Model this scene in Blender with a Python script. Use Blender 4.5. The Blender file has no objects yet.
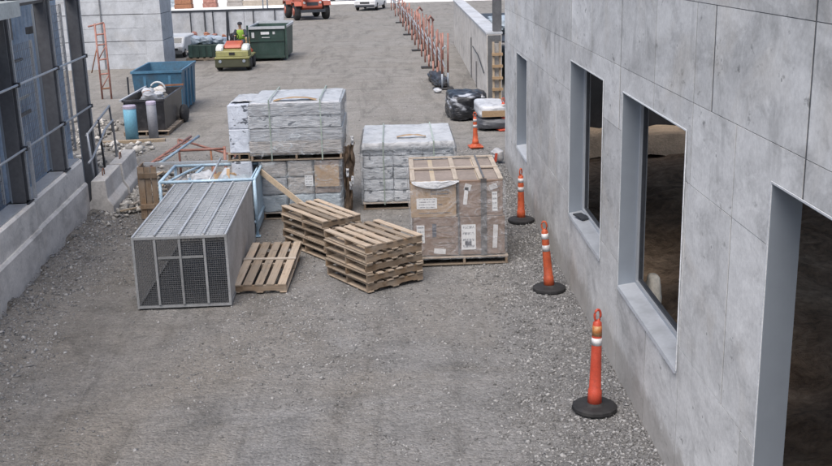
import bpy, bmesh, math, random
import numpy as np
from mathutils import Vector, Matrix, noise
R = math.radians
random.seed(7)
rng = np.random.default_rng(11)
scn = bpy.context.scene
COL = scn.collection

# ------------------------------------------------------------------ camera
cam_d = bpy.data.cameras.new('camera'); cam = bpy.data.objects.new('camera', cam_d); COL.objects.link(cam)
cam_d.sensor_width = 36.0; cam_d.lens = 1030.0 / 832.0 * 36.0
cam_d.clip_start = 0.1; cam_d.clip_end = 1500
right = (0.9993960738, -0.0234038799, -0.0256855230)
down = (-0.0309587561, -0.2639957656, -0.9640268623)
fwd = (0.0157810996, 0.9642398530, -0.2645608866)
cam.matrix_world = Matrix(((right[0], -down[0], -fwd[0], 0), (right[1], -down[1], -fwd[1], 0),
                           (right[2], -down[2], -fwd[2], 4.7), (0, 0, 0, 1)))
scn.camera = cam

# ------------------------------------------------------------------ sky, sun, exposure
world = bpy.data.worlds.new('World'); scn.world = world; world.use_nodes = True
wn = world.node_tree.nodes; wl = world.node_tree.links
bg = wn['Background']; sky = wn.new('ShaderNodeTexSky'); sky.sky_type = 'NISHITA'; sky.sun_disc = False
SUN_EL, SUN_AZ = 62.0, 202.0      # azimuth from +Y clockwise: the sun stands behind the camera, a little left
sky.sun_elevation = R(SUN_EL); sky.sun_rotation = R(SUN_AZ); sky.air_density = 1.0; sky.dust_density = 4.0; sky.ozone_density = 1.0
wl.new(sky.outputs[0], bg.inputs[0]); bg.inputs[1].default_value = 0.10
sun_d = bpy.data.lights.new('sun', 'SUN'); sun_d.energy = 1.5; sun_d.angle = R(48); sun_d.color = (1.0, 0.96, 0.91)
sun = bpy.data.objects.new('sun', sun_d); COL.objects.link(sun)
el, az = R(SUN_EL), R(SUN_AZ)
sdir = Vector((math.sin(az) * math.cos(el), math.cos(az) * math.cos(el), math.sin(el)))
sun.rotation_euler = sdir.to_track_quat('Z', 'Y').to_euler(); sun.location = sdir * 60
scn.view_settings.view_transform = 'Standard'; scn.view_settings.look = 'None'
scn.view_settings.exposure = 0.95; scn.view_settings.gamma = 1.0; scn.view_settings.use_curve_mapping = False
scn.render.engine = 'CYCLES'
scn.cycles.use_denoising = True
scn.cycles.max_bounces = 8; scn.cycles.transparent_max_bounces = 16

# ------------------------------------------------------------------ materials
MATS = {}
class NT:
    """thin wrapper round a node tree"""
    def __init__(s, name):
        s.m = bpy.data.materials.new(name); s.m.use_nodes = True
        s.n = s.m.node_tree.nodes; s.l = s.m.node_tree.links; s.b = s.n['Principled BSDF']
        MATS[name] = s.m
    def node(s, t, **kw):
        n = s.n.new(t)
        for k, v in kw.items(): setattr(n, k, v)
        return n
    def link(s, a, b): s.l.new(a, b)
    def coord(s, kind='Object', scale=(1, 1, 1), rand=True):
        if kind == 'World':
            g = s.node('ShaderNodeNewGeometry').outputs['Position']
        else:
            g = s.node('ShaderNodeTexCoord').outputs[kind]
        mp = s.node('ShaderNodeMapping'); mp.inputs['Scale'].default_value = scale
        s.link(g, mp.inputs['Vector'])
        if rand and kind != 'World':
            oi = s.node('ShaderNodeObjectInfo')
            mu = s.node('ShaderNodeMath', operation='MULTIPLY'); mu.inputs[1].default_value = 37.0
            s.link(oi.outputs['Random'], mu.inputs[0])
            cx = s.node('ShaderNodeCombineXYZ')
            for i in range(3): s.link(mu.outputs[0], cx.inputs[i])
            s.link(cx.outputs[0], mp.inputs['Location'])
        return mp.outputs[0]
    def noise(s, vec, scale, detail=6, rough=0.6, dist=0.0):
        n = s.node('ShaderNodeTexNoise'); n.inputs['Scale'].default_value = scale; n.inputs['Detail'].default_value = detail
        n.inputs['Roughness'].default_value = rough; n.inputs['Distortion'].default_value = dist
        s.link(vec, n.inputs['Vector']); return n.outputs['Fac']
    def voro(s, vec, scale, out='Distance', feature='F1', rnd=1.0):
        n = s.node('ShaderNodeTexVoronoi'); n.feature = feature; n.inputs['Scale'].default_value = scale
        n.inputs['Randomness'].default_value = rnd
        s.link(vec, n.inputs['Vector']); return n.outputs[out]
    def ramp(s, fac, stops):
        r = s.node('ShaderNodeValToRGB'); e = r.color_ramp.elements
        while len(e) < len(stops): e.new(0.5)
        for i, (p, c) in enumerate(stops):
            e[i].position = p; e[i].color = (c, c, c, 1) if isinstance(c, (int, float)) else (*c, 1)
        s.link(fac, r.inputs[0]); return r.outputs[0]
    def mix(s, fac, a, b, mode='MIX'):
        m = s.node('ShaderNodeMix', data_type='RGBA', blend_type=mode)
        for sock, v in ((m.inputs[0], fac), (m.inputs[6], a), (m.inputs[7], b)):
            if isinstance(v, (int, float)): sock.default_value = v
            elif isinstance(v, tuple): sock.default_value = (*v, 1)
            else: s.link(v, sock)
        return m.outputs[2]
    def math(s, op, a, b=None):
        m = s.node('ShaderNodeMath', operation=op)
        for sock, v in ((m.inputs[0], a), (m.inputs[1], b)):
            if v is None: continue
            if isinstance(v, (int, float)): sock.default_value = v
            else: s.link(v, sock)
        return m.outputs[0]
    def rand(s): return s.node('ShaderNodeObjectInfo').outputs['Random']
    def color(s, c):
        if isinstance(c, tuple): s.b.inputs['Base Color'].default_value = (*c, 1)
        else: s.link(c, s.b.inputs['Base Color'])
    def bump(s, h, strength=0.3, dist=0.01):
        b = s.node('ShaderNodeBump'); b.inputs['Strength'].default_value = strength; b.inputs['Distance'].default_value = dist
        s.link(h, b.inputs['Height']); s.link(b.outputs[0], s.b.inputs['Normal'])
    def set(s, rough=0.6, metal=0.0, spec=0.5):
        s.b.inputs['Roughness'].default_value = rough; s.b.inputs['Metallic'].default_value = metal
        s.b.inputs['Specular IOR Level'].default_value = spec

def worn(name, base, dark=None, light=None, scale=3.0, rough=0.6, metal=0.0, bump=0.15, amt=0.5, vary=0.2, stretch=(1, 1, 1), dist=0.004, grain=0.8):
    """plain surface with blotches, fine grain and a tone of its own for each object"""
    t = NT(name)
    dark = dark or tuple(c * 0.6 for c in base); light = light or tuple(min(1, c * 1.25) for c in base)
    v = t.coord('Object', stretch)
    n1 = t.noise(v, scale, 7, 0.62); n2 = t.noise(v, scale * 9, 4, 0.6)
    c = t.ramp(n1, [(0.28, dark), (0.5, base), (0.75, light)])
    c = t.mix(1 - amt, c, base)
    g = t.ramp(n2, [(0.3, 0.78), (0.7, 1.12)])
    c = t.mix(grain, c, g, 'MULTIPLY')
    rv = t.ramp(t.rand(), [(0.0, 1 - vary), (1.0, 1 + vary)])
    c = t.mix(1.0, c, rv, 'MULTIPLY')
    t.color(c); t.set(rough, metal)
    if bump: t.bump(n2, bump, dist)
    return t.m

def concrete(name, base, tint=(0.95, 0.98, 1.03), vary=0.07, streak=0.6, pit=0.75, ties=False):
    t = NT(name); v = t.coord('World')
    vs = t.coord('World', (1, 0.42, 0.6)); vf = t.coord('World', (1, 0.5, 0.9)); vw = t.coord('World', (1, 0.42, 1))
    n1 = t.noise(vw, 1.5, 9, 0.72, 0.4); n2 = t.noise(vs, 4.2, 8, 0.72, 0.5); n3 = t.noise(v, 26, 5, 0.7)
    n4 = t.noise(vf, 8.5, 5, 0.62, 0.3); n5 = t.noise(vw, 3.4, 7, 0.7, 0.6)
    b = tuple(base * k for k in tint)
    c = t.ramp(n1, [(0.32, tuple(x * 0.76 for x in b)), (0.5, b), (0.68, tuple(x * 1.18 for x in b))])
    s = t.ramp(n2, [(0.33, 0.68), (0.48, 0.98), (0.68, 1.13)])
    c = t.mix(streak, c, s, 'MULTIPLY')
    sp = t.ramp(n4, [(0.285, 0.45), (0.36, 1.0)])
    c = t.mix(pit, c, sp, 'MULTIPLY')
    lp = t.ramp(n5, [(0.56, 0.0), (0.66, 1.0)])
    c = t.mix(t.math('MULTIPLY', lp, 0.35), c, tuple(min(1, x * 1.38) for x in b))
    warm = t.ramp(t.noise(v, 1.1, 4, 0.5, 0.8), [(0.55, 0.0), (0.75, 0.35)])
    c = t.mix(warm, c, (b[0] * 0.95, b[1] * 0.86, b[2] * 0.74))
    g = t.ramp(n3, [(0.3, 0.84), (0.7, 1.1)])
    c = t.mix(0.8, c, g, 'MULTIPLY')
    c = t.mix(1.0, c, t.ramp(t.rand(), [(0, 1 - vary), (1, 1 + vary)]), 'MULTIPLY')
    drip = t.noise(t.coord('World', (1, 0.6, 0.16)), 5.5, 4, 0.55, 0.2)
    c = t.mix(t.math('MULTIPLY', t.ramp(drip, [(0.60, 0.0), (0.70, 1.0)]), 0.4 * streak), c, tuple(x * 0.5 for x in b))
    if ties:
        pz = t.node('ShaderNodeSeparateXYZ'); t.link(v, pz.inputs[0])
        def cell(o, period, off):
            f = t.math('FRACT', t.math('MULTIPLY', t.math('ADD', o, off), 1.0 / period)); return t.math('MULTIPLY', t.math('SUBTRACT', f, 0.5), period)
        dy = cell(pz.outputs[1], 1.22, 0.3); dz = cell(pz.outputs[2], 0.72, 0.1)
        d = t.math('SQRT', t.math('ADD', t.math('MULTIPLY', dy, dy), t.math('MULTIPLY', dz, dz)))
        hole = t.math('LESS_THAN', d, 0.013); halo = t.ramp(d, [(0.012, 1.0), (0.05, 0.0)])
        c = t.mix(t.math('MULTIPLY', halo, 0.25), c, tuple(x * 1.35 for x in b)); c = t.mix(t.math('MULTIPLY', hole, 0.65), c, tuple(x * 0.3 for x in b))
        mud = t.math('ADD', pz.outputs[2], t.math('MULTIPLY', t.noise(v, 5, 6, 0.7), -0.55))
        c = t.mix(t.math('MULTIPLY', t.ramp(mud, [(0.0, 1.0), (0.16, 0.0)]), 0.55), c, (0.30, 0.275, 0.245))
    t.color(c); t.set(0.78, 0, 0.3)
    t.bump(t.math('ADD', t.math('MULTIPLY', n3, 0.5), n4), 0.35, 0.006)
    return t.m

def wood(name, base, grain_axis='y', dark=0.5, vary=0.25):
    t = NT(name)
    sc = {'x': (2, 34, 34), 'y': (34, 2, 34), 'z': (34, 34, 2)}[grain_axis]
    v = t.coord('Object', sc); v2 = t.coord('Object')
    n = t.noise(v, 1.0, 6, 0.65, 0.6); m = t.noise(v2, 3.2, 5, 0.6)
    grey = (0.31, 0.275, 0.235)
    c = t.ramp(n, [(0.28, tuple(x * dark for x in base)), (0.5, base), (0.74, tuple(x * 1.22 for x in base))])
    c = t.mix(t.ramp(m, [(0.35, 0.0), (0.65, 0.6)]), c, grey)
    c = t.mix(t.ramp(t.noise(v2, 11, 3, 0.5), [(0.62, 0.0), (0.72, 0.5)]), c, tuple(x * 0.35 for x in base))
    c = t.mix(1.0, c, t.ramp(t.rand(), [(0, 1 - vary), (0.5, 1.0), (1, 1 + vary)]), 'MULTIPLY')
    t.color(c); t.set(0.82, 0, 0.25); t.bump(n, 0.4, 0.004)
    return t.m

def plastic_wrap(name, base, crease, print_amt=0.0, rough=0.32, sx=(1.0, 1.0, 3.2)):
    """opaque grey or white polythene with creases"""
    t = NT(name); v = t.coord('Object', sx); v2 = t.coord('Object')
    n = t.noise(v, 5.0, 6, 0.62, 1.1); m = t.noise(v2, 2.3, 5, 0.6, 0.5); f = t.noise(v, 17, 4, 0.6, 1.5)
    c = t.ramp(n, [(0.3, crease), (0.47, base), (0.7, tuple(min(1, x * 1.3) for x in base))])
    c = t.mix(t.ramp(m, [(0.4, 0.0), (0.7, 0.45)]), c, tuple(min(1, x * 1.3) for x in base))
    if print_amt:
        p = t.ramp(t.noise(t.coord('Object', (1.2, 1.2, 2.4)), 6.0, 3, 0.5, 0.4), [(0.61, 0.0), (0.645, 1.0)])
        c = t.mix(t.math('MULTIPLY', p, print_amt), c, (0.06, 0.07, 0.09))
    c = t.mix(1.0, c, t.ramp(t.rand(), [(0, 0.86), (1, 1.12)]), 'MULTIPLY')
    t.color(c); t.set(rough, 0, 0.5)
    t.bump(t.math('ADD', n, t.math('MULTIPLY', f, 0.5)), 0.7, 0.025)
    return t.m

def film(name, cover=0.3, tint=(0.8, 0.83, 0.88)):
    """clear stretch film: mostly see-through, milky along folds"""
    t = NT(name); v = t.coord('Object', (1, 1, 1.6))
    n = t.noise(v, 4.0, 6, 0.65, 2.0)
    t.color(tint); t.set(0.12, 0, 0.8); t.bump(n, 1.0, 0.05)
    tr = t.node('ShaderNodeBsdfTransparent'); mx = t.node('ShaderNodeMixShader')
    fac = t.ramp(n, [(0.35, cover * 0.35), (0.55, cover), (0.72, min(1, cover * 2.6))])
    t.link(fac, mx.inputs[0]); t.link(tr.outputs[0], mx.inputs[1]); t.link(t.b.outputs[0], mx.inputs[2])
    t.link(mx.outputs[0], t.n['Material Output'].inputs['Surface'])
    return t.m

def ground_mat():
    t = NT('gravel_ground'); v = t.coord('World')
    big = t.noise(v, 0.22, 6, 0.6, 0.6); mid = t.noise(v, 1.1, 7, 0.65, 0.5); fine = t.noise(v, 9, 6, 0.7)
    st = t.coord('World', (1.0, 0.22, 1.0)); track = t.noise(st, 1.0, 5, 0.6, 1.0)
    vc = t.voro(v, 34, 'Color'); vd = t.voro(v, 34, 'Distance'); vc2 = t.voro(v, 75, 'Color')
    grey = (0.197, 0.196, 0.196); brown = (0.192, 0.179, 0.163); pale = (0.228, 0.224, 0.218)
    sep = t.node('ShaderNodeSeparateXYZ'); t.link(t.node('ShaderNodeNewGeometry').outputs['Position'], sep.inputs[0])
    # more soil toward the left, more crushed stone along the right wall
    side = t.math('MULTIPLY', t.math('ADD', sep.outputs[0], 1.2), 0.055)
    f = t.math('ADD', big, side)
    c = t.mix(t.ramp(f, [(0.30, 0.0), (0.56, 1.0)]), brown, grey)
    c = t.mix(t.ramp(track, [(0.52, 0.0), (0.68, 0.55)]), c, pale)
    c = t.mix(t.ramp(mid, [(0.30, 0.45), (0.48, 0.0)]), c, (0.148, 0.140, 0.131))
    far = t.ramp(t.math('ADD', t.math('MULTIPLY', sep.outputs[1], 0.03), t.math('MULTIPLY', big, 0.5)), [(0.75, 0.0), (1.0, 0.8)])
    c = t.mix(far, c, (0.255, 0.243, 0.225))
    rut = t.noise(t.coord('World', (1.1, 0.16, 1.0)), 1.3, 6, 0.65, 1.6)
    c = t.mix(0.9, c, t.ramp(rut, [(0.36, 0.74), (0.47, 1.0), (0.7, 1.08)]), 'MULTIPLY')
    # wheel lanes: compacted, slightly darker, ribbed
    wob = t.math('MULTIPLY', t.noise(t.coord('World', (0.0, 0.06, 0.0)), 1.0, 2, 0.5), 5.0)
    xx = t.math('SUBTRACT', sep.outputs[0], wob); rib = t.noise(t.coord('World', (0.6, 7.0, 1.0)), 1.0, 3, 0.6)
    for off in (4.6, 2.9, 6.9):
        d = t.math('ABSOLUTE', t.math('ADD', xx, off)); m = t.ramp(t.math('ADD', d, t.math('MULTIPLY', fine, 0.25)), [(0.17, 1.0), (0.36, 0.0)])
        c = t.mix(t.math('MULTIPLY', t.math('MULTIPLY', m, rib), 0.45), c, (0.150, 0.141, 0.130))
    wide = t.noise(t.coord('World', (0.55, 1.0, 1.0)), 1.7, 8, 0.7, 0.9)
    c = t.mix(0.85, c, t.ramp(wide, [(0.30, 0.66), (0.47, 0.98), (0.72, 1.22)]), 'MULTIPLY')
    warmth = t.noise(v, 0.35, 6, 0.65, 0.8)
    c = t.mix(t.ramp(warmth, [(0.48, 0.0), (0.66, 0.6)]), c, (0.218, 0.203, 0.184))
    sepc = t.node('ShaderNodeSeparateColor'); t.link(vc, sepc.inputs[0])
    c = t.mix(0.5, c, t.ramp(sepc.outputs[0], [(0.0, 0.72), (0.6, 1.0), (1.0, 1.3)]), 'MULTIPLY')
    sepd = t.node('ShaderNodeSeparateColor'); t.link(vc2, sepd.inputs[0])
    c = t.mix(0.35, c, t.ramp(sepd.outputs[1], [(0.0, 0.75), (1.0, 1.25)]), 'MULTIPLY')
    c = t.mix(0.7, c, t.ramp(fine, [(0.3, 0.8), (0.7, 1.15)]), 'MULTIPLY')
    t.color(c); t.set(0.9, 0, 0.2)
    lump = t.noise(t.coord('World', (0.8, 1.3, 1)), 13, 5, 0.6, 0.8)
    h = t.math('ADD', t.math('SUBTRACT', t.math('MULTIPLY', fine, 0.6), t.math('MULTIPLY', vd, 0.6)), t.math('MULTIPLY', lump, 1.6))
    t.bump(h, 0.85, 0.03)
    return t.m

def stone_mat(name, base):
    t = NT(name); a = t.node('ShaderNodeAttribute', attribute_name='tone'); v = t.coord('World')
    c = t.mix(1.0, base, t.ramp(a.outputs['Fac'], [(0.0, 0.55), (0.6, 1.0), (1.0, 1.7)]), 'MULTIPLY')
    c = t.mix(0.5, c, t.ramp(t.noise(v, 60, 3, 0.6), [(0.3, 0.7), (0.7, 1.25)]), 'MULTIPLY')
    t.color(c); t.set(0.88, 0, 0.25); return t.m

def soil_mat():
    t = NT('soil'); v = t.coord('World')
    a = t.noise(v, 1.3, 8, 0.68, 0.8); b = t.noise(v, 9, 6, 0.65, 0.5)
    c = t.ramp(a, [(0.3, (0.14, 0.095, 0.06)), (0.52, (0.31, 0.22, 0.145)), (0.75, (0.48, 0.36, 0.25))])
    c = t.mix(0.9, c, t.ramp(b, [(0.3, 0.6), (0.7, 1.35)]), 'MULTIPLY')
    t.color(c); t.set(0.95, 0, 0.15); t.bump(t.math('ADD', a, b), 1.0, 0.09)
    return t.m

def label_mat():
    """white paper label with rows of small illegible print"""
    t = NT('paper_label'); tc = t.node('ShaderNodeTexCoord'); sep = t.node('ShaderNodeSeparateXYZ'); t.link(tc.outputs['Generated'], sep.inputs[0])
    rows = t.math('FRACT', t.math('MULTIPLY', sep.outputs[2], 4.0))
    inrow = t.math('MULTIPLY', t.math('GREATER_THAN', rows, 0.35), t.math('LESS_THAN', rows, 0.75))
    mp = t.node('ShaderNodeMapping'); mp.inputs['Scale'].default_value = (9, 1, 4); t.link(tc.outputs['Generated'], mp.inputs[0])
    oi = t.node('ShaderNodeObjectInfo'); cx = t.node('ShaderNodeCombineXYZ'); t.link(t.math('MULTIPLY', oi.outputs['Random'], 50.0), cx.inputs[1]); t.link(cx.outputs[0], mp.inputs['Location'])
    n = t.noise(mp.outputs[0], 2.2, 2, 0.5)
    ink = t.math('MULTIPLY', inrow, t.math('GREATER_THAN', n, 0.47))
    mgx = t.math('MULTIPLY', t.math('GREATER_THAN', sep.outputs[0], 0.1), t.math('LESS_THAN', sep.outputs[0], 0.9))
    c = t.mix(t.math('MULTIPLY', t.math('MULTIPLY', ink, mgx), 0.75), (0.66, 0.67, 0.68), (0.08, 0.09, 0.11))
    t.color(c); t.set(0.6); return t.m

M = {}
M['ground'] = ground_mat(); M['stone'] = stone_mat('crushed_stone', (0.228, 0.227, 0.227)); M['rubble'] = stone_mat('rubble_stone', (0.36, 0.345, 0.32)); M['soil'] = soil_mat()
M['conc'] = concrete('cast_concrete', 0.60, (1.0, 1.0, 0.99), 0.11, 0.9, 0.9, True); M['conc_core'] = concrete('concrete_joint', 0.13); M['conc_left'] = concrete('weathered_concrete', 0.56, (1.05, 1.0, 0.94), 0.05, 0.7, 0.5)
M['conc_low'] = concrete('low_wall_concrete', 0.66, (1.06, 1.0, 0.93), 0.05, 0.8, 0.6)
M['conc_far'] = concrete('pale_concrete_block', 0.48, (0.94, 0.98, 1.04), 0.04, 0.3, 0.2)
M['conc_int'] = concrete('dark_interior_concrete', 0.12, (1, 0.97, 0.93)); M['pave'] = concrete('painted_sunlit_pavement', 0.82, (1, 1, 0.98), 0.02, 0.15, 0.1)  # pavement: far sunlight is put into its near-white colour
M['galv'] = worn('galvanised_steel', (0.27, 0.305, 0.35), scale=0.9, rough=0.45, metal=0.25, bump=0.0, amt=0.2, vary=0.04, grain=0.15)
M['galv_l'] = worn('bright_galvanised', (0.52, 0.54, 0.565), scale=4.0, rough=0.4, metal=0.4, bump=0.05, amt=0.4, vary=0.08)
M['galv_sheet'] = worn('weathered_sheet', (0.36, 0.375, 0.385), (0.21, 0.215, 0.22), (0.50, 0.51, 0.52), stretch=(1, 0.4, 1), scale=2.4, rough=0.5, metal=0.35, bump=0.2, amt=0.85, vary=0.05)
M['steel_dk'] = worn('dark_steel', (0.045, 0.05, 0.06), scale=2.5, rough=0.5, metal=0.2, bump=0.1, amt=0.7)
M['steel_col'] = worn('charcoal_column_paint', (0.115, 0.118, 0.128), (0.08, 0.08, 0.087), (0.17, 0.173, 0.18), scale=1.5, rough=0.6, bump=0.08, amt=0.8)
M['cage_steel'] = worn('dull_galvanised', (0.30, 0.31, 0.32), scale=4, rough=0.5, metal=0.3, bump=0.08, amt=0.7)
M['wire_dk'] = worn('dark_wire', (0.11, 0.113, 0.12), scale=5, rough=0.5, metal=0.2, bump=0)
M['frame_grey'] = worn('window_frame_grey', (0.40, 0.43, 0.47), scale=2, rough=0.45, metal=0.2, bump=0, amt=0.3, grain=0.2)
M['sill'] = worn('sill_metal', (0.50, 0.53, 0.57), scale=2.5, rough=0.45, metal=0.2, bump=0, amt=0.6, grain=0.25)
M['trim'] = worn('pale_trim', (0.62, 0.64, 0.66), scale=6, rough=0.5, bump=0)
M['pipe'] = worn('pipe_rail_grey', (0.46, 0.48, 0.51), scale=5, rough=0.45, metal=0.3, bump=0.05)
M['wire'] = worn('wire_grey', (0.21, 0.215, 0.225), scale=5, rough=0.5, metal=0.3, bump=0)
M['blue_cont'] = worn('faded_blue_paint', (0.33, 0.425, 0.55), (0.19, 0.26, 0.36), (0.46, 0.54, 0.64), scale=1.4, rough=0.55, bump=0.1, amt=0.85)
M['blue_bin'] = worn('blue_bin_paint', (0.06, 0.165, 0.265), (0.07, 0.085, 0.10), (0.10, 0.22, 0.32), scale=1.8, rough=0.5, bump=0.1, amt=0.8)
M['blue_tube'] = worn('sky_blue_drum', (0.14, 0.33, 0.44), scale=2.5, rough=0.45, bump=0.05)
M['grey_tube'] = worn('grey_drum', (0.33, 0.34, 0.38), scale=3, rough=0.5, bump=0.1)
M['lilac'] = worn('lilac_cap', (0.42, 0.38, 0.48), scale=3, rough=0.6)
M['rack_blue'] = worn('pale_blue_tube', (0.36, 0.50, 0.62), (0.22, 0.30, 0.38), (0.5, 0.62, 0.72), scale=4, rough=0.45, bump=0.1, amt=0.8)
M['rust_red'] = worn('red_oxide_tube', (0.31, 0.145, 0.115), (0.17, 0.085, 0.065), (0.45, 0.28, 0.24), scale=4, rough=0.6, bump=0.15, amt=0.9)
M['rust'] = worn('rust_brown', (0.24, 0.11, 0.06), scale=5, rough=0.8, bump=0.2, amt=0.9)
M['green_bin'] = worn('dark_green_paint', (0.024, 0.055, 0.045), (0.03, 0.03, 0.026), (0.055, 0.085, 0.075), scale=1.6, rough=0.5, bump=0.1, amt=0.8)
M['white_paint'] = worn('white_paint', (0.55, 0.56, 0.57), scale=3, rough=0.4, bump=0.03)
M['black'] = worn('black_rubber', (0.022, 0.022, 0.024), (0.012, 0.012, 0.013), (0.06, 0.058, 0.055), scale=5, rough=0.75, bump=0.2, amt=0.8)
M['black_pl'] = worn('black_plastic', (0.03, 0.03, 0.034), (0.014, 0.014, 0.016), (0.10, 0.10, 0.11), scale=3, rough=0.35, bump=0.5, amt=0.9, dist=0.02)
M['orange'] = worn('safety_orange', (0.50, 0.092, 0.032), (0.30, 0.065, 0.035), (0.58, 0.14, 0.06), scale=9, rough=0.55, bump=0.1, amt=0.9, vary=0.08)
M['orange_red'] = worn('faded_red_orange', (0.54, 0.075, 0.04), (0.36, 0.055, 0.03), (0.58, 0.12, 0.07), scale=7, rough=0.5, bump=0.05, amt=0.7, vary=0.05)
M['reflect'] = worn('white_reflective_band', (0.56, 0.56, 0.57), (0.36, 0.33, 0.30), scale=14, rough=0.35, bump=0.02, amt=0.7)
M['reflect_old'] = worn('worn_amber_band', (0.50, 0.20, 0.06), (0.48, 0.09, 0.03), (0.58, 0.45, 0.26), scale=16, rough=0.5, bump=0.02, amt=1.0)
M['machine_red'] = worn('machine_orange_red', (0.36, 0.085, 0.05), scale=3, rough=0.4, bump=0.03)
M['machine_yel'] = worn('machine_yellow', (0.20, 0.195, 0.07), (0.10, 0.095, 0.05), scale=4, rough=0.45, bump=0.05)
M['olive'] = worn('dark_olive', (0.06, 0.062, 0.035), scale=4, rough=0.6)
M['glass'] = worn('dark_window_glass', (0.02, 0.025, 0.03), scale=1, rough=0.08, bump=0, amt=0.1)
M['chrome'] = worn('bare_metal', (0.5, 0.5, 0.52), scale=6, rough=0.3, metal=0.8, bump=0)
M['car_white'] = worn('car_white', (0.6, 0.61, 0.63), scale=1, rough=0.25, bump=0, amt=0.2)
M['car_red'] = worn('car_dark_red', (0.2, 0.03, 0.035), scale=1, rough=0.25, bump=0, amt=0.2)
M['pal_y'] = wood('pallet_board', (0.335, 0.265, 0.20), 'y', 0.5, 0.4); M['pal_x'] = wood('pallet_stringer', (0.20, 0.137, 0.086), 'x', 0.5)
M['batten'] = wood('pale_batten', (0.43, 0.375, 0.32), 'y', 0.65, 0.12); M['batten_x'] = wood('pale_batten_across', (0.43, 0.375, 0.32), 'x', 0.65, 0.12)
M['plank'] = wood('weathered_plank', (0.44, 0.34, 0.23), 'y', 0.6); M['crate'] = wood('brown_crate_wood', (0.22, 0.15, 0.095), 'z', 0.5)
M['ply'] = worn('scuffed_sheet', (0.42, 0.41, 0.40), (0.28, 0.26, 0.24), (0.54, 0.53, 0.52), scale=2.5, rough=0.7, bump=0.1, amt=0.8)
M['card'] = worn('tan_cardboard', (0.35, 0.24, 0.14), (0.28, 0.19, 0.11), (0.40, 0.285, 0.175), scale=2.2, rough=0.8, bump=0.08, amt=0.8, vary=0.06)
M['card2'] = worn('pinkish_cardboard', (0.205, 0.143, 0.11), (0.145, 0.10, 0.078), (0.265, 0.19, 0.15), scale=2.2, rough=0.7, bump=0.08, amt=0.8, vary=0.1)
M['card_top'] = worn('carton_top', (0.25, 0.21, 0.185), scale=2.2, rough=0.7, bump=0.1, amt=0.8, vary=0.06)
M['kraft'] = worn('dark_kraft_paper', (0.15, 0.105, 0.07), (0.05, 0.036, 0.026), (0.28, 0.20, 0.14), scale=5, rough=0.85, bump=0.4, amt=1.0)
M['tape'] = worn('tan_tape', (0.5, 0.41, 0.29), scale=3, rough=0.4, bump=0)
M['label'] = label_mat()
M['ink'] = worn('dark_print', (0.05, 0.055, 0.075), scale=6, rough=0.7, bump=0, amt=0.4)
M['strap_g'] = worn('pale_green_strap', (0.30, 0.36, 0.32), scale=6, rough=0.4, bump=0); M['strap_d'] = worn('dark_strap', (0.085, 0.08, 0.08), scale=6, rough=0.35, bump=0.05)
M['wrap_g'] = plastic_wrap('grey_polythene', (0.29, 0.30, 0.32), (0.09, 0.095, 0.105), 0, 0.22, (0.5, 0.5, 5.0)); M['wrap_w'] = plastic_wrap('white_polythene', (0.40, 0.415, 0.44), (0.17, 0.18, 0.205), 0.9)
M['wrap_wp'] = plastic_wrap('white_sheet', (0.44, 0.455, 0.48), (0.24, 0.25, 0.275), 0.0, 0.35, (1, 1, 1)); M['wrap_b'] = plastic_wrap('bluish_polythene', (0.33, 0.385, 0.43), (0.17, 0.21, 0.25))
M['wrap_bw'] = plastic_wrap('black_white_polythene', (0.09, 0.095, 0.11), (0.03, 0.03, 0.035)); M['wrap_t'] = plastic_wrap('taupe_polythene', (0.30, 0.28, 0.265), (0.16, 0.145, 0.14))
M['box_w'] = plastic_wrap('white_printed_carton', (0.46, 0.50, 0.57), (0.38, 0.42, 0.49), 0.9, 0.5, (1, 1, 1))
M['film'] = film('clear_film', 0.18); M['film_b'] = film('hazy_film', 0.20, (0.72, 0.8, 0.88))
M['sack_w'] = worn('cream_sack', (0.72, 0.69, 0.62), scale=4, rough=0.8, bump=0.2)
M['lime'] = worn('lime_vest', (0.30, 0.50, 0.06), scale=6, rough=0.8); M['skin'] = worn('skin', (0.42, 0.27, 0.2), scale=6, rough=0.6, bump=0, amt=0.2)
M['navy'] = worn('dark_work_trousers', (0.03, 0.035, 0.05), scale=6, rough=0.8); M['hair'] = worn('dark_cap', (0.02, 0.022, 0.03), scale=6, rough=0.8)
M['net'] = worn('orange_netting', (0.42, 0.20, 0.13), scale=4, rough=0.6, amt=0.8); M['leaf'] = worn('leaf_green', (0.07, 0.11, 0.05), scale=4, rough=0.7)
M['bag_blue'] = plastic_wrap('blue_white_sacks', (0.40, 0.46, 0.52), (0.10, 0.17, 0.25), 0.3); M['cream'] = worn('pale_cream_paint', (0.52, 0.55, 0.53), scale=2, rough=0.5, bump=0.03)

def bw_mat():
    t = NT('black_and_white_polythene'); v = t.coord('Object', (0.8, 0.6, 2.2))
    n = t.noise(v, 1.9, 4, 0.5, 0.8); f = t.noise(v, 9, 4, 0.6, 1.0)
    c = t.ramp(n, [(0.50, (0.02, 0.021, 0.025)), (0.54, (0.08, 0.085, 0.10)), (0.60, (0.42, 0.44, 0.48))])
    t.color(c); t.set(0.3, 0, 0.5); t.bump(t.math('ADD', n, f), 0.7, 0.03); return t.m
M['bale_bw'] = bw_mat()
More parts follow.
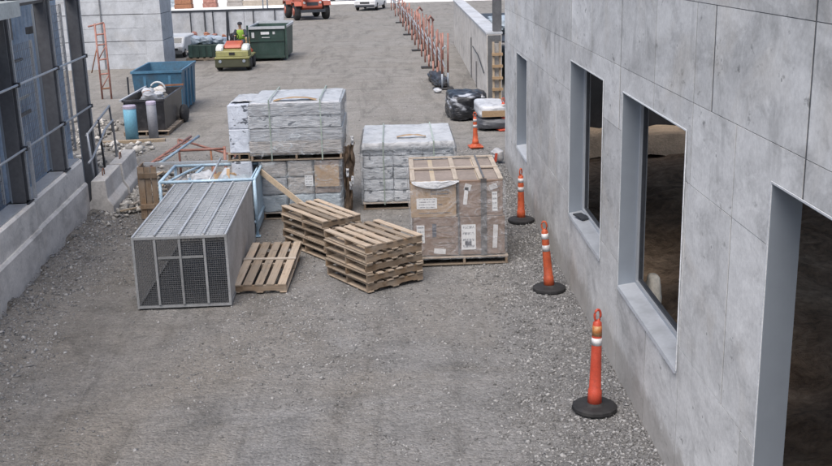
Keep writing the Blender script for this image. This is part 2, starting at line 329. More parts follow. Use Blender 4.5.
# ------------------------------------------------------------------ mesh helpers
class MB:
    def __init__(s): s.v = []; s.f = []
    def add(s, vs, fs):
        o = len(s.v); s.v += [tuple(p) for p in vs]; s.f += [tuple(i + o for i in f) for f in fs]; return s
    def box(s, x0, x1, y0, y1, z0, z1):
        vs = [(x, y, z) for z in (z0, z1) for y in (y0, y1) for x in (x0, x1)]
        return s.add(vs, [(0, 2, 3, 1), (4, 5, 7, 6), (0, 1, 5, 4), (2, 6, 7, 3), (0, 4, 6, 2), (1, 3, 7, 5)])
    def bar(s, a, b, w, h, up=(0, 0, 1)):
        a = Vector(a); b = Vector(b); d = (b - a).normalized(); up = Vector(up)
        if abs(d.dot(up)) > 0.98: up = Vector((0, 1, 0))
        r = d.cross(up).normalized(); u = r.cross(d).normalized()
        vs = [p + r * (i * w / 2) + u * (j * h / 2) for p in (a, b) for j in (-1, 1) for i in (-1, 1)]
        return s.add(vs, [(0, 2, 3, 1), (4, 5, 7, 6), (0, 1, 5, 4), (2, 6, 7, 3), (0, 4, 6, 2), (1, 3, 7, 5)])
    def tube(s, pts, r, n=8, caps=True):
        pts = [Vector(p) for p in pts]; rs = r if isinstance(r, (list, tuple)) else [r] * len(pts)
        rings = []; prev = None
        for i, p in enumerate(pts):
            d = (pts[min(i + 1, len(pts) - 1)] - pts[max(i - 1, 0)]).normalized()
            a = prev if prev and abs(prev.dot(d)) < 0.95 else (Vector((0, 0, 1)) if abs(d.z) < 0.9 else Vector((1, 0, 0)))
            x = d.cross(a).normalized(); y = d.cross(x).normalized(); prev = a
            rings.append([p + (x * math.cos(t * 2 * math.pi / n) + y * math.sin(t * 2 * math.pi / n)) * rs[i] for t in range(n)])
        vs = [q for rg in rings for q in rg]; fs = []
        for i in range(len(rings) - 1):
            for t in range(n):
                fs.append((i * n + t, i * n + (t + 1) % n, (i + 1) * n + (t + 1) % n, (i + 1) * n + t))
        if caps: fs += [tuple(range(n))[::-1], tuple((len(rings) - 1) * n + t for t in range(n))]
        return s.add(vs, fs)
    def lathe(s, prof, n=20, c=(0, 0, 0)):
        vs = []; fs = []
        for (r, z) in prof:
            for t in range(n):
                a = t * 2 * math.pi / n; vs.append((c[0] + r * math.cos(a), c[1] + r * math.sin(a), c[2] + z))
        for i in range(len(prof) - 1):
            for t in range(n): fs.append((i * n + t, i * n + (t + 1) % n, (i + 1) * n + (t + 1) % n, (i + 1) * n + t))
        fs += [tuple(range(n))[::-1], tuple((len(prof) - 1) * n + t for t in range(n))]
        return s.add(vs, fs)
    def prism(s, poly, lo, hi, axis='y'):
        """extrude a 2D outline; axis names the extrusion direction; poly in the other two axes"""
        n = len(poly)
        def P(p, k): return {'y': (p[0], k, p[1]), 'x': (k, p[0], p[1]), 'z': (p[0], p[1], k)}[axis]
        vs = [P(p, lo) for p in poly] + [P(p, hi) for p in poly]
        fs = [tuple(range(n)), tuple(range(2 * n - 1, n - 1, -1))] + [(i, i + n, (i + 1) % n + n, (i + 1) % n) for i in range(n)]
        return s.add(vs, fs)
    def xf(s, m):
        s.v = [tuple(m @ Vector(p)) for p in s.v]; return s
    def mesh(s, name, mat=None, smooth=False, bevel=0.0):
        me = bpy.data.meshes.new(name); me.from_pydata(s.v, [], s.f)
        bm = bmesh.new(); bm.from_mesh(me); bmesh.ops.recalc_face_normals(bm, faces=bm.faces)
        if bevel:
            bmesh.ops.bevel(bm, geom=list(bm.edges), offset=bevel, segments=1, affect='EDGES', clamp_overlap=True)
        bm.to_mesh(me); bm.free()
        if smooth:
            for p in me.polygons: p.use_smooth = True
        if mat is not None: me.materials.append(M[mat] if isinstance(mat, str) else mat)
        return me
    def build(s, name, mat, parent=None, smooth=False, bevel=0.0, loc=None, rot=None):
        return obj(name, s.mesh(name, mat, smooth, bevel), parent, loc, rot)

def obj(name, me, parent=None, loc=None, rot=None):
    o = bpy.data.objects.new(name, me); COL.objects.link(o)
    if parent is not None: o.parent = parent
    if loc is not None: o.location = loc
    if rot is not None: o.rotation_euler = rot
    return o
def tag(o, label=None, cat=None, group=None, kind=None):
    for k, v in (('label', label), ('category', cat), ('group', group), ('kind', kind)):
        if v: o[k] = v
    return o
def thing(name, label, cat, loc=(0, 0, 0), rz=0.0, group=None):
    return tag(obj(name, None, None, loc, (0, 0, rz)), label, cat, group)
def one(name, mb, mat, label, cat, group=None, loc=None, rot=None, smooth=False, bevel=0.0):
    return tag(mb.build(name, mat, None, smooth, bevel, loc, rot), label, cat, group)

def soft_box(sx, sy, sz, cuts=8, amp=0.02, seed=0, power=5.0, freq=3.0, flat=1.0):
    """a stuffed or wrapped block: superellipsoid-like box, centre of the base at the origin, with creases"""
    bm = bmesh.new(); bmesh.ops.create_cube(bm, size=2.0)
    bmesh.ops.subdivide_edges(bm, edges=list(bm.edges), cuts=cuts, use_grid_fill=True)
    off = Vector((seed * 3.7, seed * 1.9, seed * 7.3))
    for v in bm.verts:
        p = v.co.copy(); L = (abs(p.x) ** power + abs(p.y) ** power + abs(p.z) ** power) ** (1 / power)
        q = p / L
        w = Vector((q.x * sx / 2, q.y * sy / 2, q.z * sz / 2 * flat))
        d = noise.noise(w * freq + off) * amp + noise.noise(Vector((w.x * freq, w.y * freq, w.z * freq * 4)) * 1.7 + off) * amp * 0.7
        w += Vector((p.x, p.y, p.z)).normalized() * d
        v.co = w + Vector((0, 0, sz / 2))
    me = bpy.data.meshes.new('wrapped'); bm.to_mesh(me); bm.free()
    for p in me.polygons: p.use_smooth = True
    me.set_sharp_from_angle(angle=R(32))
    return me
def soft(name, dims, mat, label=None, cat=None, group=None, loc=(0, 0, 0), rz=0.0, parent=None, **kw):
    me = soft_box(*dims, **kw); me.materials.append(M[mat])
    o = obj(name, me, parent, loc, (0, 0, rz))
    return tag(o, label, cat, group)
def sheet(name, nx, ny, fn, mat, thick=0.004, parent=None, smooth=True):
    """a bent sheet with thickness: fn(u, v) gives the point"""
    vs = [fn(i / nx, j / ny) for j in range(ny + 1) for i in range(nx + 1)]
    fs = [(j * (nx + 1) + i, j * (nx + 1) + i + 1, (j + 1) * (nx + 1) + i + 1, (j + 1) * (nx + 1) + i) for j in range(ny) for i in range(nx)]
    me = bpy.data.meshes.new(name); me.from_pydata([tuple(v) for v in vs], [], fs)
    for p in me.polygons: p.use_smooth = smooth
    if smooth: me.set_sharp_from_angle(angle=R(32))
    me.materials.append(M[mat]); o = obj(name, me, parent)
    if thick:
        md = o.modifiers.new('solid', 'SOLIDIFY'); md.thickness = thick; md.offset = 0
    return o
def stones(name, mat, pts, sizes, tones, parent=None, label=None, cat=None):
    """many small angular stones in one mesh"""
    n = len(pts)
    base = np.array([(1, 0, 0), (-1, 0, 0), (0, 1, 0), (0, -1, 0), (0, 0, 1), (0, 0, -1), ], float)
    tri = np.array([(0, 2, 4), (2, 1, 4), (1, 3, 4), (3, 0, 4), (2, 0, 5), (1, 2, 5), (3, 1, 5), (0, 3, 5)])
    J = base[None] * (0.65 + 0.7 * rng.random((n, 6, 1))) + rng.normal(0, 0.22, (n, 6, 3))
    J *= (0.6 + 0.8 * rng.random((n, 1, 3))) * np.array([1, 1, 0.6])
    a = rng.random(n) * 6.283; tl = rng.normal(0, 0.5, n)
    ca, sa, ct, st = np.cos(a), np.sin(a), np.cos(tl), np.sin(tl)
    x = J[:, :, 0] * ct[:, None] + J[:, :, 2] * st[:, None]; z = -J[:, :, 0] * st[:, None] + J[:, :, 2] * ct[:, None]; y = J[:, :, 1]
    V = np.stack([x * ca[:, None] - y * sa[:, None], x * sa[:, None] + y * ca[:, None], z], -1) * np.asarray(sizes)[:, None, None] * 0.5
    V += np.asarray(pts)[:, None, :]
    F = (tri[None] + (np.arange(n) * 6)[:, None, None]).reshape(-1)
    me = bpy.data.meshes.new(name); me.vertices.add(n * 6); me.vertices.foreach_set('co', V.reshape(-1).astype(np.float32))
    me.loops.add(len(F)); me.loops.foreach_set('vertex_index', F.astype(np.int32))
    nf = n * 8; me.polygons.add(nf); me.polygons.foreach_set('loop_start', np.arange(0, nf * 3, 3, dtype=np.int32)); me.update(calc_edges=True)
    at = me.attributes.new('tone', 'FLOAT', 'POINT'); at.data.foreach_set('value', np.repeat(np.asarray(tones), 6).astype(np.float32))
    me.materials.append(M[mat]); return tag(obj(name, me, parent), label, cat, None, 'stuff')

# ------------------------------------------------------------------ the ground
LO = Vector((-5.46, 13.3, 0)); LTH = R(3.6)                 # the left structure's own frame
LU = Vector((math.cos(LTH), math.sin(LTH), 0)); LV = Vector((-math.sin(LTH), math.cos(LTH), 0))
def left_uv(x, y):
    d = Vector((x, y, 0)) - LO; return d.dot(LU), d.dot(LV)
def ground_h(x, y):
    h = noise.noise(Vector((x * 0.35, y * 0.35, 1.3))) * 0.02 + noise.noise(Vector((x * 1.3, y * 1.3, 4.1))) * 0.012 + noise.noise(Vector((x * 4.1, y * 4.1, 9.0))) * 0.007 - 0.012
    u, v = left_uv(x, y)
    if 0 <= u < 1.4 and v < 12: h += 0.17 * max(0, 1 - u / 0.75) ** 1.5 * (0.7 + 0.6 * noise.noise(Vector((v * 1.7, 3.3, 0))))
    if y > 30: h *= 0.6
    return h
def axis(fine, coarse):
    a = list(np.arange(fine[0], fine[1] + 1e-6, fine[2])); return sorted(set([round(float(t), 4) for t in a] + coarse))
gx = axis((-9.0, 2.45, 0.11), [-400, -250, -150, -90, -60, -40, -30, -24, -20, -17, -15, -13, -12, -11, -10] + [2.8, 3.4, 4, 5, 6, 8, 10, 13, 17, 25, 40, 70, 120, 250, 400])
gy = axis((6.0, 26.0, 0.11), [-100, -50, -20, -5, 0, 2, 4] + [26 + 0.3 * k for k in range(1, 90)] + [54, 56, 58, 60, 63, 66, 70, 75, 80, 85, 90, 95, 100, 110, 130, 160, 220, 300, 450, 700])
vs = [(x, y, ground_h(x, y) if (x < 2.6 and -14 < x and y < 90 and y > 0) else -0.012) for y in gy for x in gx]
nx = len(gx)
fs = [(j * nx + i, j * nx + i + 1, (j + 1) * nx + i + 1, (j + 1) * nx + i) for j in range(len(gy) - 1) for i in range(nx - 1)]
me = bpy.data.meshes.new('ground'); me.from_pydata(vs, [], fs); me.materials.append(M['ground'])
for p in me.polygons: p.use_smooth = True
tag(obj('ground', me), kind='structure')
one_pave = MB().prism([(-60, 92), (-9.6, 92.5), (-8.2, 99.5), (60, 99.5), (60, 175), (-60, 175)], -0.2, 0.03, 'z').build('pavement', 'pave'); tag(one_pave, kind='structure')  # far sunlit ground, bright by its painted colour alone

# loose stones: denser by the right wall and along the left wall, sparse on the driven middle
pts = []; sz = []; tn = []
def try_stones(n, x0, x1, y0, y1, dens, smin, smax):
    X = rng.uniform(x0, x1, n); Y = rng.uniform(y0, y1, n); K = rng.random(n)
    for x, y, k in zip(X, Y, K):
        if k > dens(x, y): continue
        s = smin + (smax - smin) * random.random() ** 3.2
        pts.append((x, y, ground_h(x, y) + s * 0.07)); sz.append(s); tn.append(random.random())
def dens_mid(x, y):
    p = 0.14 + 0.85 * noise.noise(Vector((x * 0.5, y * 0.28, 2.0))) + 0.35 * noise.noise(Vector((x * 1.9, y * 1.9, 7.0)))
    return max(0.03, p + max(0, (x - 0.2)) * 0.30)
try_stones(95000, -5.4, 2.40, 7.2, 16.0, dens_mid, 0.011, 0.046)
try_stones(42000, -5.4, 2.40, 16.0, 25.0, dens_mid, 0.014, 0.055)
try_stones(26000, 1.1, 2.41, 8.0, 23.0, lambda x, y: 0.15 + 0.75 * (x - 1.1) / 1.3, 0.018, 0.06)
def dens_left(x, y):
    u, v = left_uv(x, y); return 0 if u < 0.02 else max(0, 0.9 - abs(u - 0.3) * 1.1)
try_stones(16000, -6.5, -4.0, 8.0, 20.0, dens_left, 0.02, 0.075)
try_stones(2500, -9.0, 2.0, 25.0, 40.0, lambda x, y: 0.5, 0.02, 0.05)
stones('gravel', 'stone', pts, sz, tn, label='loose grey crushed stone scattered over the yard', cat='gravel')

# ------------------------------------------------------------------ concrete building on the right
XW = 2.415
OPEN = [(18.80, 20.42, 0.86, 2.72), (11.88, 14.14, 1.05, 3.20), (8.42, 10.85, 1.05, 3.20), (3.9, 6.43, -0.3, 3.20)]
bld = thing('concrete_building', 'long cast concrete building with deep window openings along the right side', 'building', (XW, 0, 0))
def cut_rect(y0, y1, z0, z1, x0, x1):
    """a slab in the wall plane (local x0..x1) with the openings left out, one shell"""
    ys = sorted(set([y0, y1] + [t for o in OPEN for t in o[:2] if y0 < t < y1])); zs = sorted(set([z0, z1] + [t for o in OPEN for t in o[2:] if z0 < t < z1]))
    bm = bmesh.new(); vv = {}
    def V(y, z):
        if (y, z) not in vv: vv[(y, z)] = bm.verts.new((x0, y, z))
        return vv[(y, z)]
    got = False
    for a, b in zip(ys, ys[1:]):
        for c, d in zip(zs, zs[1:]):
            my, mz = (a + b) / 2, (c + d) / 2
            if any(o[0] < my < o[1] and o[2] < mz < o[3] for o in OPEN): continue
            bm.faces.new((V(a, c), V(b, c), V(b, d), V(a, d))); got = True
    if not got: bm.free(); return None
    r = bmesh.ops.extrude_face_region(bm, geom=list(bm.faces))
    for e in r['geom']:
        if isinstance(e, bmesh.types.BMVert): e.co.x = x1
    bmesh.ops.recalc_face_normals(bm, faces=bm.faces)
    me = bpy.data.meshes.new('wall_panel'); bm.to_mesh(me); bm.free(); return me
core = cut_rect(-3.0, 22.66, -0.3, 5.36, 0.003, 0.20); core.materials.append(M['conc_core']); obj('wall_core', core, bld)
rows = [(-0.3, 1.29, [22.67, 20.6, 18.4, 16.1, 14.18, 12.7, 10.9, 9.58, 8.38, 6.75, 3.88, 1.5, -3.0]),
        (1.29, 2.77, [22.67, 20.6, 18.4, 16.1, 14.16, 11.86, 10.9, 8.36, 7.2, 3.88, 1.5, -3.0]),
        (2.77, 3.45, [22.67, 18.01, 16.1, 14.18, 12.7, 11.04, 9.58, 8.29, 7.2, 5.94, 3.88, 1.5, -3.0]),
        (3.45, 4.25, [22.67, 18.01, 16.1, 14.18, 12.7, 11.04, 9.58, 8.29, 7.8, 5.94, 3.88, 1.5, -3.0]),
        (4.25, 5.4, [22.67, 18.01, 14.18, 11.04, 8.4, 5.94, 3.4, 0.5, -3.0])]
strong = {14.18, 11.04, 7.8, 5.94}
for ri, (z0, z1, ys) in enumerate(rows):
    gz0 = 0.003 if ri else 0; gz1 = 0.003
    for a, b in zip(ys, ys[1:]):
        ga = 0.016 if (a in strong and ri >= 2) else 0.008; gb = 0.016 if (b in strong and ri >= 2) else 0.008
        me = cut_rect(b + gb, a - ga, z0 + gz0, z1 - gz1, random.uniform(-0.0015, 0.0012), 0.006)
        if me:
            bm = bmesh.new(); bm.from_mesh(me); left = set(bm.verts); parts = []
            while left:
                st = [left.pop()]; isl = {st[0]}
                while st:
                    for e in st.pop().link_edges:
                        for q in e.verts:
                            if q in left: left.discard(q); isl.add(q); st.append(q)
                parts.append(isl)
            for isl in parts:
                idx = {q: i for i, q in enumerate(isl)}; m2 = bpy.data.meshes.new('wall_panel')
                m2.from_pydata([q.co[:] for q in isl], [], [[idx[q] for q in f.verts] for f in bm.faces if f.verts[0] in idx]); m2.materials.append(M['conc']); obj('wall_panel', m2, bld)
            bm.free()
# unseen shell behind the wall: rear left open, roof cut short to admit light
MB().box(0.27, 12.0, 22.36, 22.66, -0.3, 5.36).build('end_wall', 'conc_left', bld)
MB().box(0.27, 12.0, -3.0, -2.7, -0.3, 5.36).build('end_wall', 'conc_left', bld)
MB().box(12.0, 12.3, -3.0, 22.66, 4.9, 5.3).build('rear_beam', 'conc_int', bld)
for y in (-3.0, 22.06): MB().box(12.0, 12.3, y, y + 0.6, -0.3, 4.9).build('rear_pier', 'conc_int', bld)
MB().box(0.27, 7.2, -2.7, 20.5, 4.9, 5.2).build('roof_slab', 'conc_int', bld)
MB().box(0.27, 12.0, 22.33, 22.355, -0.3, 5.3).build('end_wall_shade_sheet', 'steel_dk', bld)  # added dark sheet, stands in for shade on the inner end wall
# earth floor inside, banked toward the far end
def soil_h(x, y):
    h = 0.38 + 0.22 * noise.noise(Vector((x * 0.5, y * 0.45, 5.0))) + 0.10 * noise.noise(Vector((x * 1.6, y * 1.6, 8.0))) + 0.05 * noise.noise(Vector((x * 4.5, y * 4.5, 2.0)))
    return h + 0.2 * max(0, min(1, (x - 4.2) / 3.5)) - 0.12 * max(0, min(1, (13 - y) / 5))
o = sheet('earth_floor', 90, 180, lambda u, v: (0.28 + u * 11.7, -2.69 + v * 25.0, soil_h(2.7 + u * 11.7, -2.69 + v * 25.0)), 'soil', 0, bld)
# pale earth ledge at the far end inside
o = sheet('earth_ledge', 40, 12, lambda u, v: (0.3 + u * 8.5, 21.0 + v * 1.3, 0.45 + 0.40 * min(1, v * 8) + 0.06 * noise.noise(Vector((u * 18, v * 5, 1.0)))), 'rubble', 0, bld)
M['ledge'] = worn('pale_earth', (0.66, 0.50, 0.35), scale=3, rough=0.95, bump=0.6, amt=0.9, dist=0.05); o.data.materials[0] = M['ledge']
# galvanised liners, frames and sills
def liner(y0, y1, z0, z1, door=False):
    t = 0.012
    p = MB().box(-0.006, 0.196, y1 - t, y1, z0, z1).build('jamb', 'galv', bld)
    p = MB().box(-0.006, 0.196, y0, y0 + t, z0, z1).build('jamb', 'galv', bld)
    p = MB().box(-0.006, 0.196, y0 + t, y1 - t, z1 - t, z1).build('head', 'galv', bld)
    for (a, c, e, f) in ((y1 - 0.004, y1 + 0.010, z0, z1 + 0.008), (y0 - 0.008, y0 + 0.004, z0, z1 + 0.008), (y0 + 0.004, y1 - 0.004, z1 - 0.004, z1 + 0.008)): MB().box(-0.014, -0.0065, a, c, e, f).build('edge_trim', 'trim', bld)
    if not door:
        MB().prism([(-0.022, z0 - 0.03), (-0.012, z0 + 0.002), (0.178, z0 + 0.03), (0.178, z0 - 0.0), (0.0, z0 - 0.03)], y0 + t, y1 - t, 'y').build('sill', 'sill', bld)
        f = MB()
        for (a, b, c, d) in ((y1 - 0.06, y1 - t, z0, z1 - t), (y0 + t, y0 + 0.06, z0, z1 - t), (y0 + 0.06, y1 - 0.06, z0, z0 + 0.065), (y0 + 0.06, y1 - 0.06, z1 - 0.06, z1 - t)):
            f.box(0.178, 0.262, a, b, c, d)
        fo = f.build('window_frame', 'frame_grey', bld)
        g = MB()
        for (a, b, c, d) in ((y1 - 0.085, y1 - 0.06, z0 + 0.065, z1 - 0.06), (y0 + 0.06, y0 + 0.085, z0 + 0.065, z1 - 0.06), (y0 + 0.085, y1 - 0.085, z0 + 0.065, z0 + 0.09), (y0 + 0.085, y1 - 0.085, z1 - 0.085, z1 - 0.06)):
            g.box(0.205, 0.245, a, b, c, d)
        g.build('glazing_track', 'steel_dk', fo)
for k, o_ in enumerate(OPEN): liner(*o_, door=(k == 3))
# things seen through or on the windows
soft('white_sack', (0.17, 0.2, 0.80), 'sack_w', 'white sack standing inside the nearest window opening', 'sack', None, (2.86, 11.08, 0.30), 0.2, amp=0.03, seed=3, power=3.2)
one('vent_grille', MB().bar((0, -0.14, 0.02), (0, 0.14, 0.03), 0.13, 0.02), 'steel_dk', 'small dark grille lying on the sill of the middle window', 'grille', None, (2.52, 13.72, 1.075), (0, 0, 0.3))

# ------------------------------------------------------------------ left side: low wall, steel frame, rails, blue container
LROT = LTH
lw = thing('low_wall', 'low weathered concrete wall with a ledge under the steel frame on the left', 'wall', LO, LROT)
for (a, b, off) in ((-9.3, 2.47, 0.0), (2.485, 5.85, -0.03)):
    MB().prism([(off, -0.3), (off, 0.60), (off - 0.03, 0.64), (off - 0.03, 0.64), (-0.42, 0.64), (-0.42, -0.3)], a, b, 'y').build('lower_course', 'conc_low', lw)
    MB().prism([(off - 0.055, 0.643), (off - 0.055, 1.05), (off - 0.085, 1.08), (-0.40, 1.08), (-0.40, 0.643)], a, b, 'y').build('upper_course', 'conc_low', lw)
    MB().box(-0.38, off - 0.11, a, b, 1.08, 1.105).build('sill_plate', 'galv_l', lw)
sf = thing('steel_frame', 'charcoal steel frame with beams standing along the left wall', 'steel frame', LO, LROT)
for (a, b) in ((-4.6, -4.42), (-1.0, -0.82), (2.28, 2.46), (4.72, 4.90), (6.95, 7.13)):
    z0 = 1.106 if b < 5.5 else -0.1
    c = MB(); c.box(-0.33, -0.13, a, a + 0.02, z0, 5.2); c.box(-0.33, -0.13, b - 0.02, b, z0, 5.2); c.box(-0.24, -0.22, a + 0.02, b - 0.02, z0, 5.2)
    o = c.build('column', 'steel_col', sf)
    MB().box(-0.15, -0.105, b + 0.001, b + 0.035, z0, 5.2).build('flange_edge', 'galv_l', o); MB().box(-0.352, -0.331, a - 0.01, a + 0.02, z0, 5.2).build('flange_edge', 'galv', o)
    MB().box(-0.42, -0.08, a - 0.06, b + 0.08, z0 - 0.02, z0 - 0.001).build('base_plate', 'steel_dk', o)
MB().box(-0.335, -0.16, -9, 9.0, 4.02, 4.32).build('beam', 'steel_col', sf)
MB().box(-0.119, -0.06, -9, 8.0, 4.08, 4.12).build('edge_angle', 'galv_l', sf)
MB().box(-0.335, -0.16, -9, 9.0, 4.9, 5.15).build('beam', 'steel_col', sf)
for k in range(14): MB().box(-0.56, -0.54, 2.6 + k * 0.11, 2.66 + k * 0.11, 3.45, 4.4).build('louvre', 'wire', sf)
MB().box(-0.56, -0.5, 4.9, 6.1, 3.48, 3.6).build('cross_beam', 'steel_dk', sf)
MB().box(-0.56, -0.5, -0.1, 1.7, 2.35, 2.5).build('cross_beam', 'steel_dk', sf)
one('canopy_panel', MB().box(-1.5, 0.20, 0.9, 2.05, 3.93, 4.15), 'cream', 'pale cream canopy panel jutting from the steel frame at the top left', 'canopy', None, LO, (0, 0, LROT))
gr = thing('pipe_rail', 'two long grey pipe rails clamped across the steel columns', 'railing', LO, LROT)
for z in (1.93, 2.90):
    MB().tube([(-0.07, -9, z), (-0.07, 7.1, z)], 0.019, 8).build('rail', 'pipe', gr, True)
MB().box(-0.10, -0.05, 2.56, 2.62, 1.106, 2.0).build('post', 'pipe', gr); MB().box(-0.10, -0.05, -2.2, -2.14, 1.106, 3.0).build('post', 'pipe', gr)
for z in (1.93, 2.90):
    for y in (-4.5, -0.9, 2.4, 4.8, 7.0): MB().box(-0.128, -0.04, y - 0.03, y + 0.03, z - 0.035, z + 0.035).build('clamp', 'steel_dk', gr)
# welded wire panels between the columns
def wire_panel(a, b, z0, z1, label):
    w = MB(); s = 0.075
    y = a + s / 2
    while y < b: w.bar((0, y, z0), (0, y, z1), 0.006, 0.006); y += s
    z = z0 + s
    while z < z1: w.bar((0.005, a, z), (0.005, b, z), 0.006, 0.006); z += s * 2
    t = thing('mesh_panel', label, 'wire mesh', LO, LROT, 'wire mesh panels in the steel frame')
    o = w.build('wire', 'wire', t); o.location.x = -0.43
    MB().box(-0.45, -0.41, a - 0.02, a + 0.01, z0, z1).build('frame_post', 'galv', t); MB().box(-0.45, -0.41, b - 0.01, b + 0.02, z0, z1).build('frame_post', 'galv_l', t)
wire_panel(-0.7, 2.2, 1.11, 3.9, 'wire mesh panel left of the nearest full charcoal column')
wire_panel(2.56, 4.65, 1.11, 3.4, 'wire mesh panel between the first two charcoal columns')
wire_panel(5.0, 6.88, 1.11, 3.9, 'wire mesh panel between the two farther charcoal columns')
# blue container behind
ct = thing('container', 'faded blue corrugated steel container behind the wire mesh on the left', 'container', LO, LROT)
prof = []; y = -8.0; x0 = -1.15
while y < 9.6:
    prof += [(x0, y), (x0, y + 0.10), (x0 - 0.035, y + 0.14), (x0 - 0.035, y + 0.22)]; y += 0.26
prof += [(x0 - 0.05, y), (x0 - 0.05, y + 0.01), (-3.6, y + 0.01), (-3.6, -8.0)]
MB().prism(prof, 0.1, 4.6, 'z').build('body', 'blue_cont', ct)
MB().box(x0 - 0.02, x0 + 0.04, -8.0, 9.65, 4.45, 4.75).build('top_rail', 'blue_cont', ct); MB().box(x0 - 0.02, x0 + 0.05, -8.0, 9.65, 0.0, 0.2).build('bottom_rail', 'blue_cont', ct)
for (yy, zz, w, h, m) in ((3.1, 2.32, 0.9, 0.07, 'steel_dk'), (3.1, 2.18, 0.9, 0.07, 'steel_dk'), (4.0, 3.3, 0.9, 0.05, 'steel_dk'), (3.5, 3.05, 0.8, 0.06, 'steel_dk'), (4.1, 3.38, 0.5, 0.07, 'white_paint'), (4.4, 2.62, 0.5, 0.08, 'cream'), (3.2, 1.7, 1.2, 0.05, 'cream'), (3.4, 1.58, 1.2, 0.04, 'steel_dk'), (3.2, 1.4, 1.2, 0.05, 'cream'), (6.2, 2.9, 0.6, 0.05, 'steel_dk'), (6.3, 2.2, 0.7, 0.05, 'cream'), (6.3, 1.9, 0.7, 0.06, 'steel_dk'), (3.0, 2.25, 0.22, 0.08, 'rust_red'), (1.6, 2.4, 0.9, 0.06, 'steel_dk'), (1.4, 1.8, 0.9, 0.06, 'cream')):
    MB().box(x0 + 0.002, x0 + 0.03, yy - w / 2, yy + w / 2, zz, zz + h).build('vent' if m == 'steel_dk' else 'plate', m, ct)
# concrete blocks and stair rail past the end of the wall
for k, (yc, ln, lab) in enumerate(((19.92, 1.55, 'short concrete barrier block butted against the end of the low wall'), (21.60, 1.6, 'farther concrete barrier block beside the rubble heap'))):
    bk = thing('concrete_barrier', lab, 'barrier', (-5.72 - 0.1 * k, yc, 0), R(4), 'concrete barrier blocks')
    MB().prism([(-0.26, -0.1), (-0.26, 0.16), (-0.15, 0.30), (-0.13, 0.66), (0.13, 0.66), (0.15, 0.30), (0.24, 0.16), (0.24, -0.1)], -ln / 2, ln / 2, 'y').build('block', 'conc_left', bk, bevel=0.012)
    MB().tube([(0, -0.3, 0.655), (0, -0.3, 0.75), (0, -0.22, 0.79), (0, -0.14, 0.75), (0, -0.14, 0.655)], 0.012, 6).build('lifting_loop', 'rust', bk, True)
hr = thing('stair_rail', 'bent grey pipe handrail rising beyond the end of the left wall', 'handrail', (-5.88, 19.6, 0))
MB().tube([(0, -0.2, 0.95), (0, 0.1, 1.0), (-0.02, 1.2, 1.36), (-0.04, 1.9, 1.45), (-0.04, 1.95, 0.66)], 0.024, 8).build('rail', 'pipe', hr, True)
MB().tube([(-0.05, 0.0, 1.44), (-0.05, 1.8, 1.76), (-0.05, 1.9, 1.2)], 0.024, 8).build('rail', 'pipe', hr, True)
MB().tube([(0, 0.05, 0.6), (-0.03, 0.02, 1.5)], 0.024, 8).build('post', 'pipe', hr, True)
MB().tube([(0, 0.85, 0.6), (-0.03, 0.85, 1.62)], 0.022, 8).build('post', 'steel_dk', hr, True)
# rubble at the barrier
pts = []; sz = []; tn = []
for _ in range(700):
    r = abs(random.gauss(0, 0.75)); a = random.uniform(-1.2, 1.8)
    x = -5.55 + r * math.cos(a) * 0.9; y = 20.7 + 1.6 * random.gauss(0, 0.62); s = random.uniform(0.04, 0.2) ** 1.1
    if x < -5.45 and 19.0 < y < 22.6: x = -5.42 + random.random() * 0.5
    pts.append((x, y, s * 0.25)); sz.append(s); tn.append(random.random())
for _ in range(500):
    x = random.uniform(-9.8, -6.2); y = random.uniform(23.5, 31); s = random.uniform(0.05, 0.26)
    if -7.9 < x < -6.1 and y > 26.8: continue
    pts.append((x, y, s * 0.2)); sz.append(s); tn.append(random.random())
stones('rubble', 'rubble', pts, sz, tn, label='heap of broken concrete and stone at the end of the left wall', cat='rubble')
for k in range(9):
    x = -5.35 + random.uniform(0, 0.75); y = 19.3 + k * 0.36 + random.uniform(-0.15, 0.15); a = random.uniform(-0.6, 2.4); L = random.uniform(0.5, 1.1)
    d = Vector((math.cos(a), math.sin(a), 0)) * L / 2
    one('scrap_board', MB().bar(-d + Vector((0, 0, random.uniform(0.02, 0.14))), d + Vector((0, 0, random.uniform(0.04, 0.2))), random.uniform(0.05, 0.11), 0.022), random.choice(['batten', 'plank', 'ply']),
        'thin pale scrap board in the rubble by the barrier blocks, %s from the near end' % ['first', 'second', 'third', 'fourth', 'fifth', 'sixth', 'seventh', 'eighth', 'ninth'][k], 'board', 'scrap boards in the rubble', (x, y, 0.03))

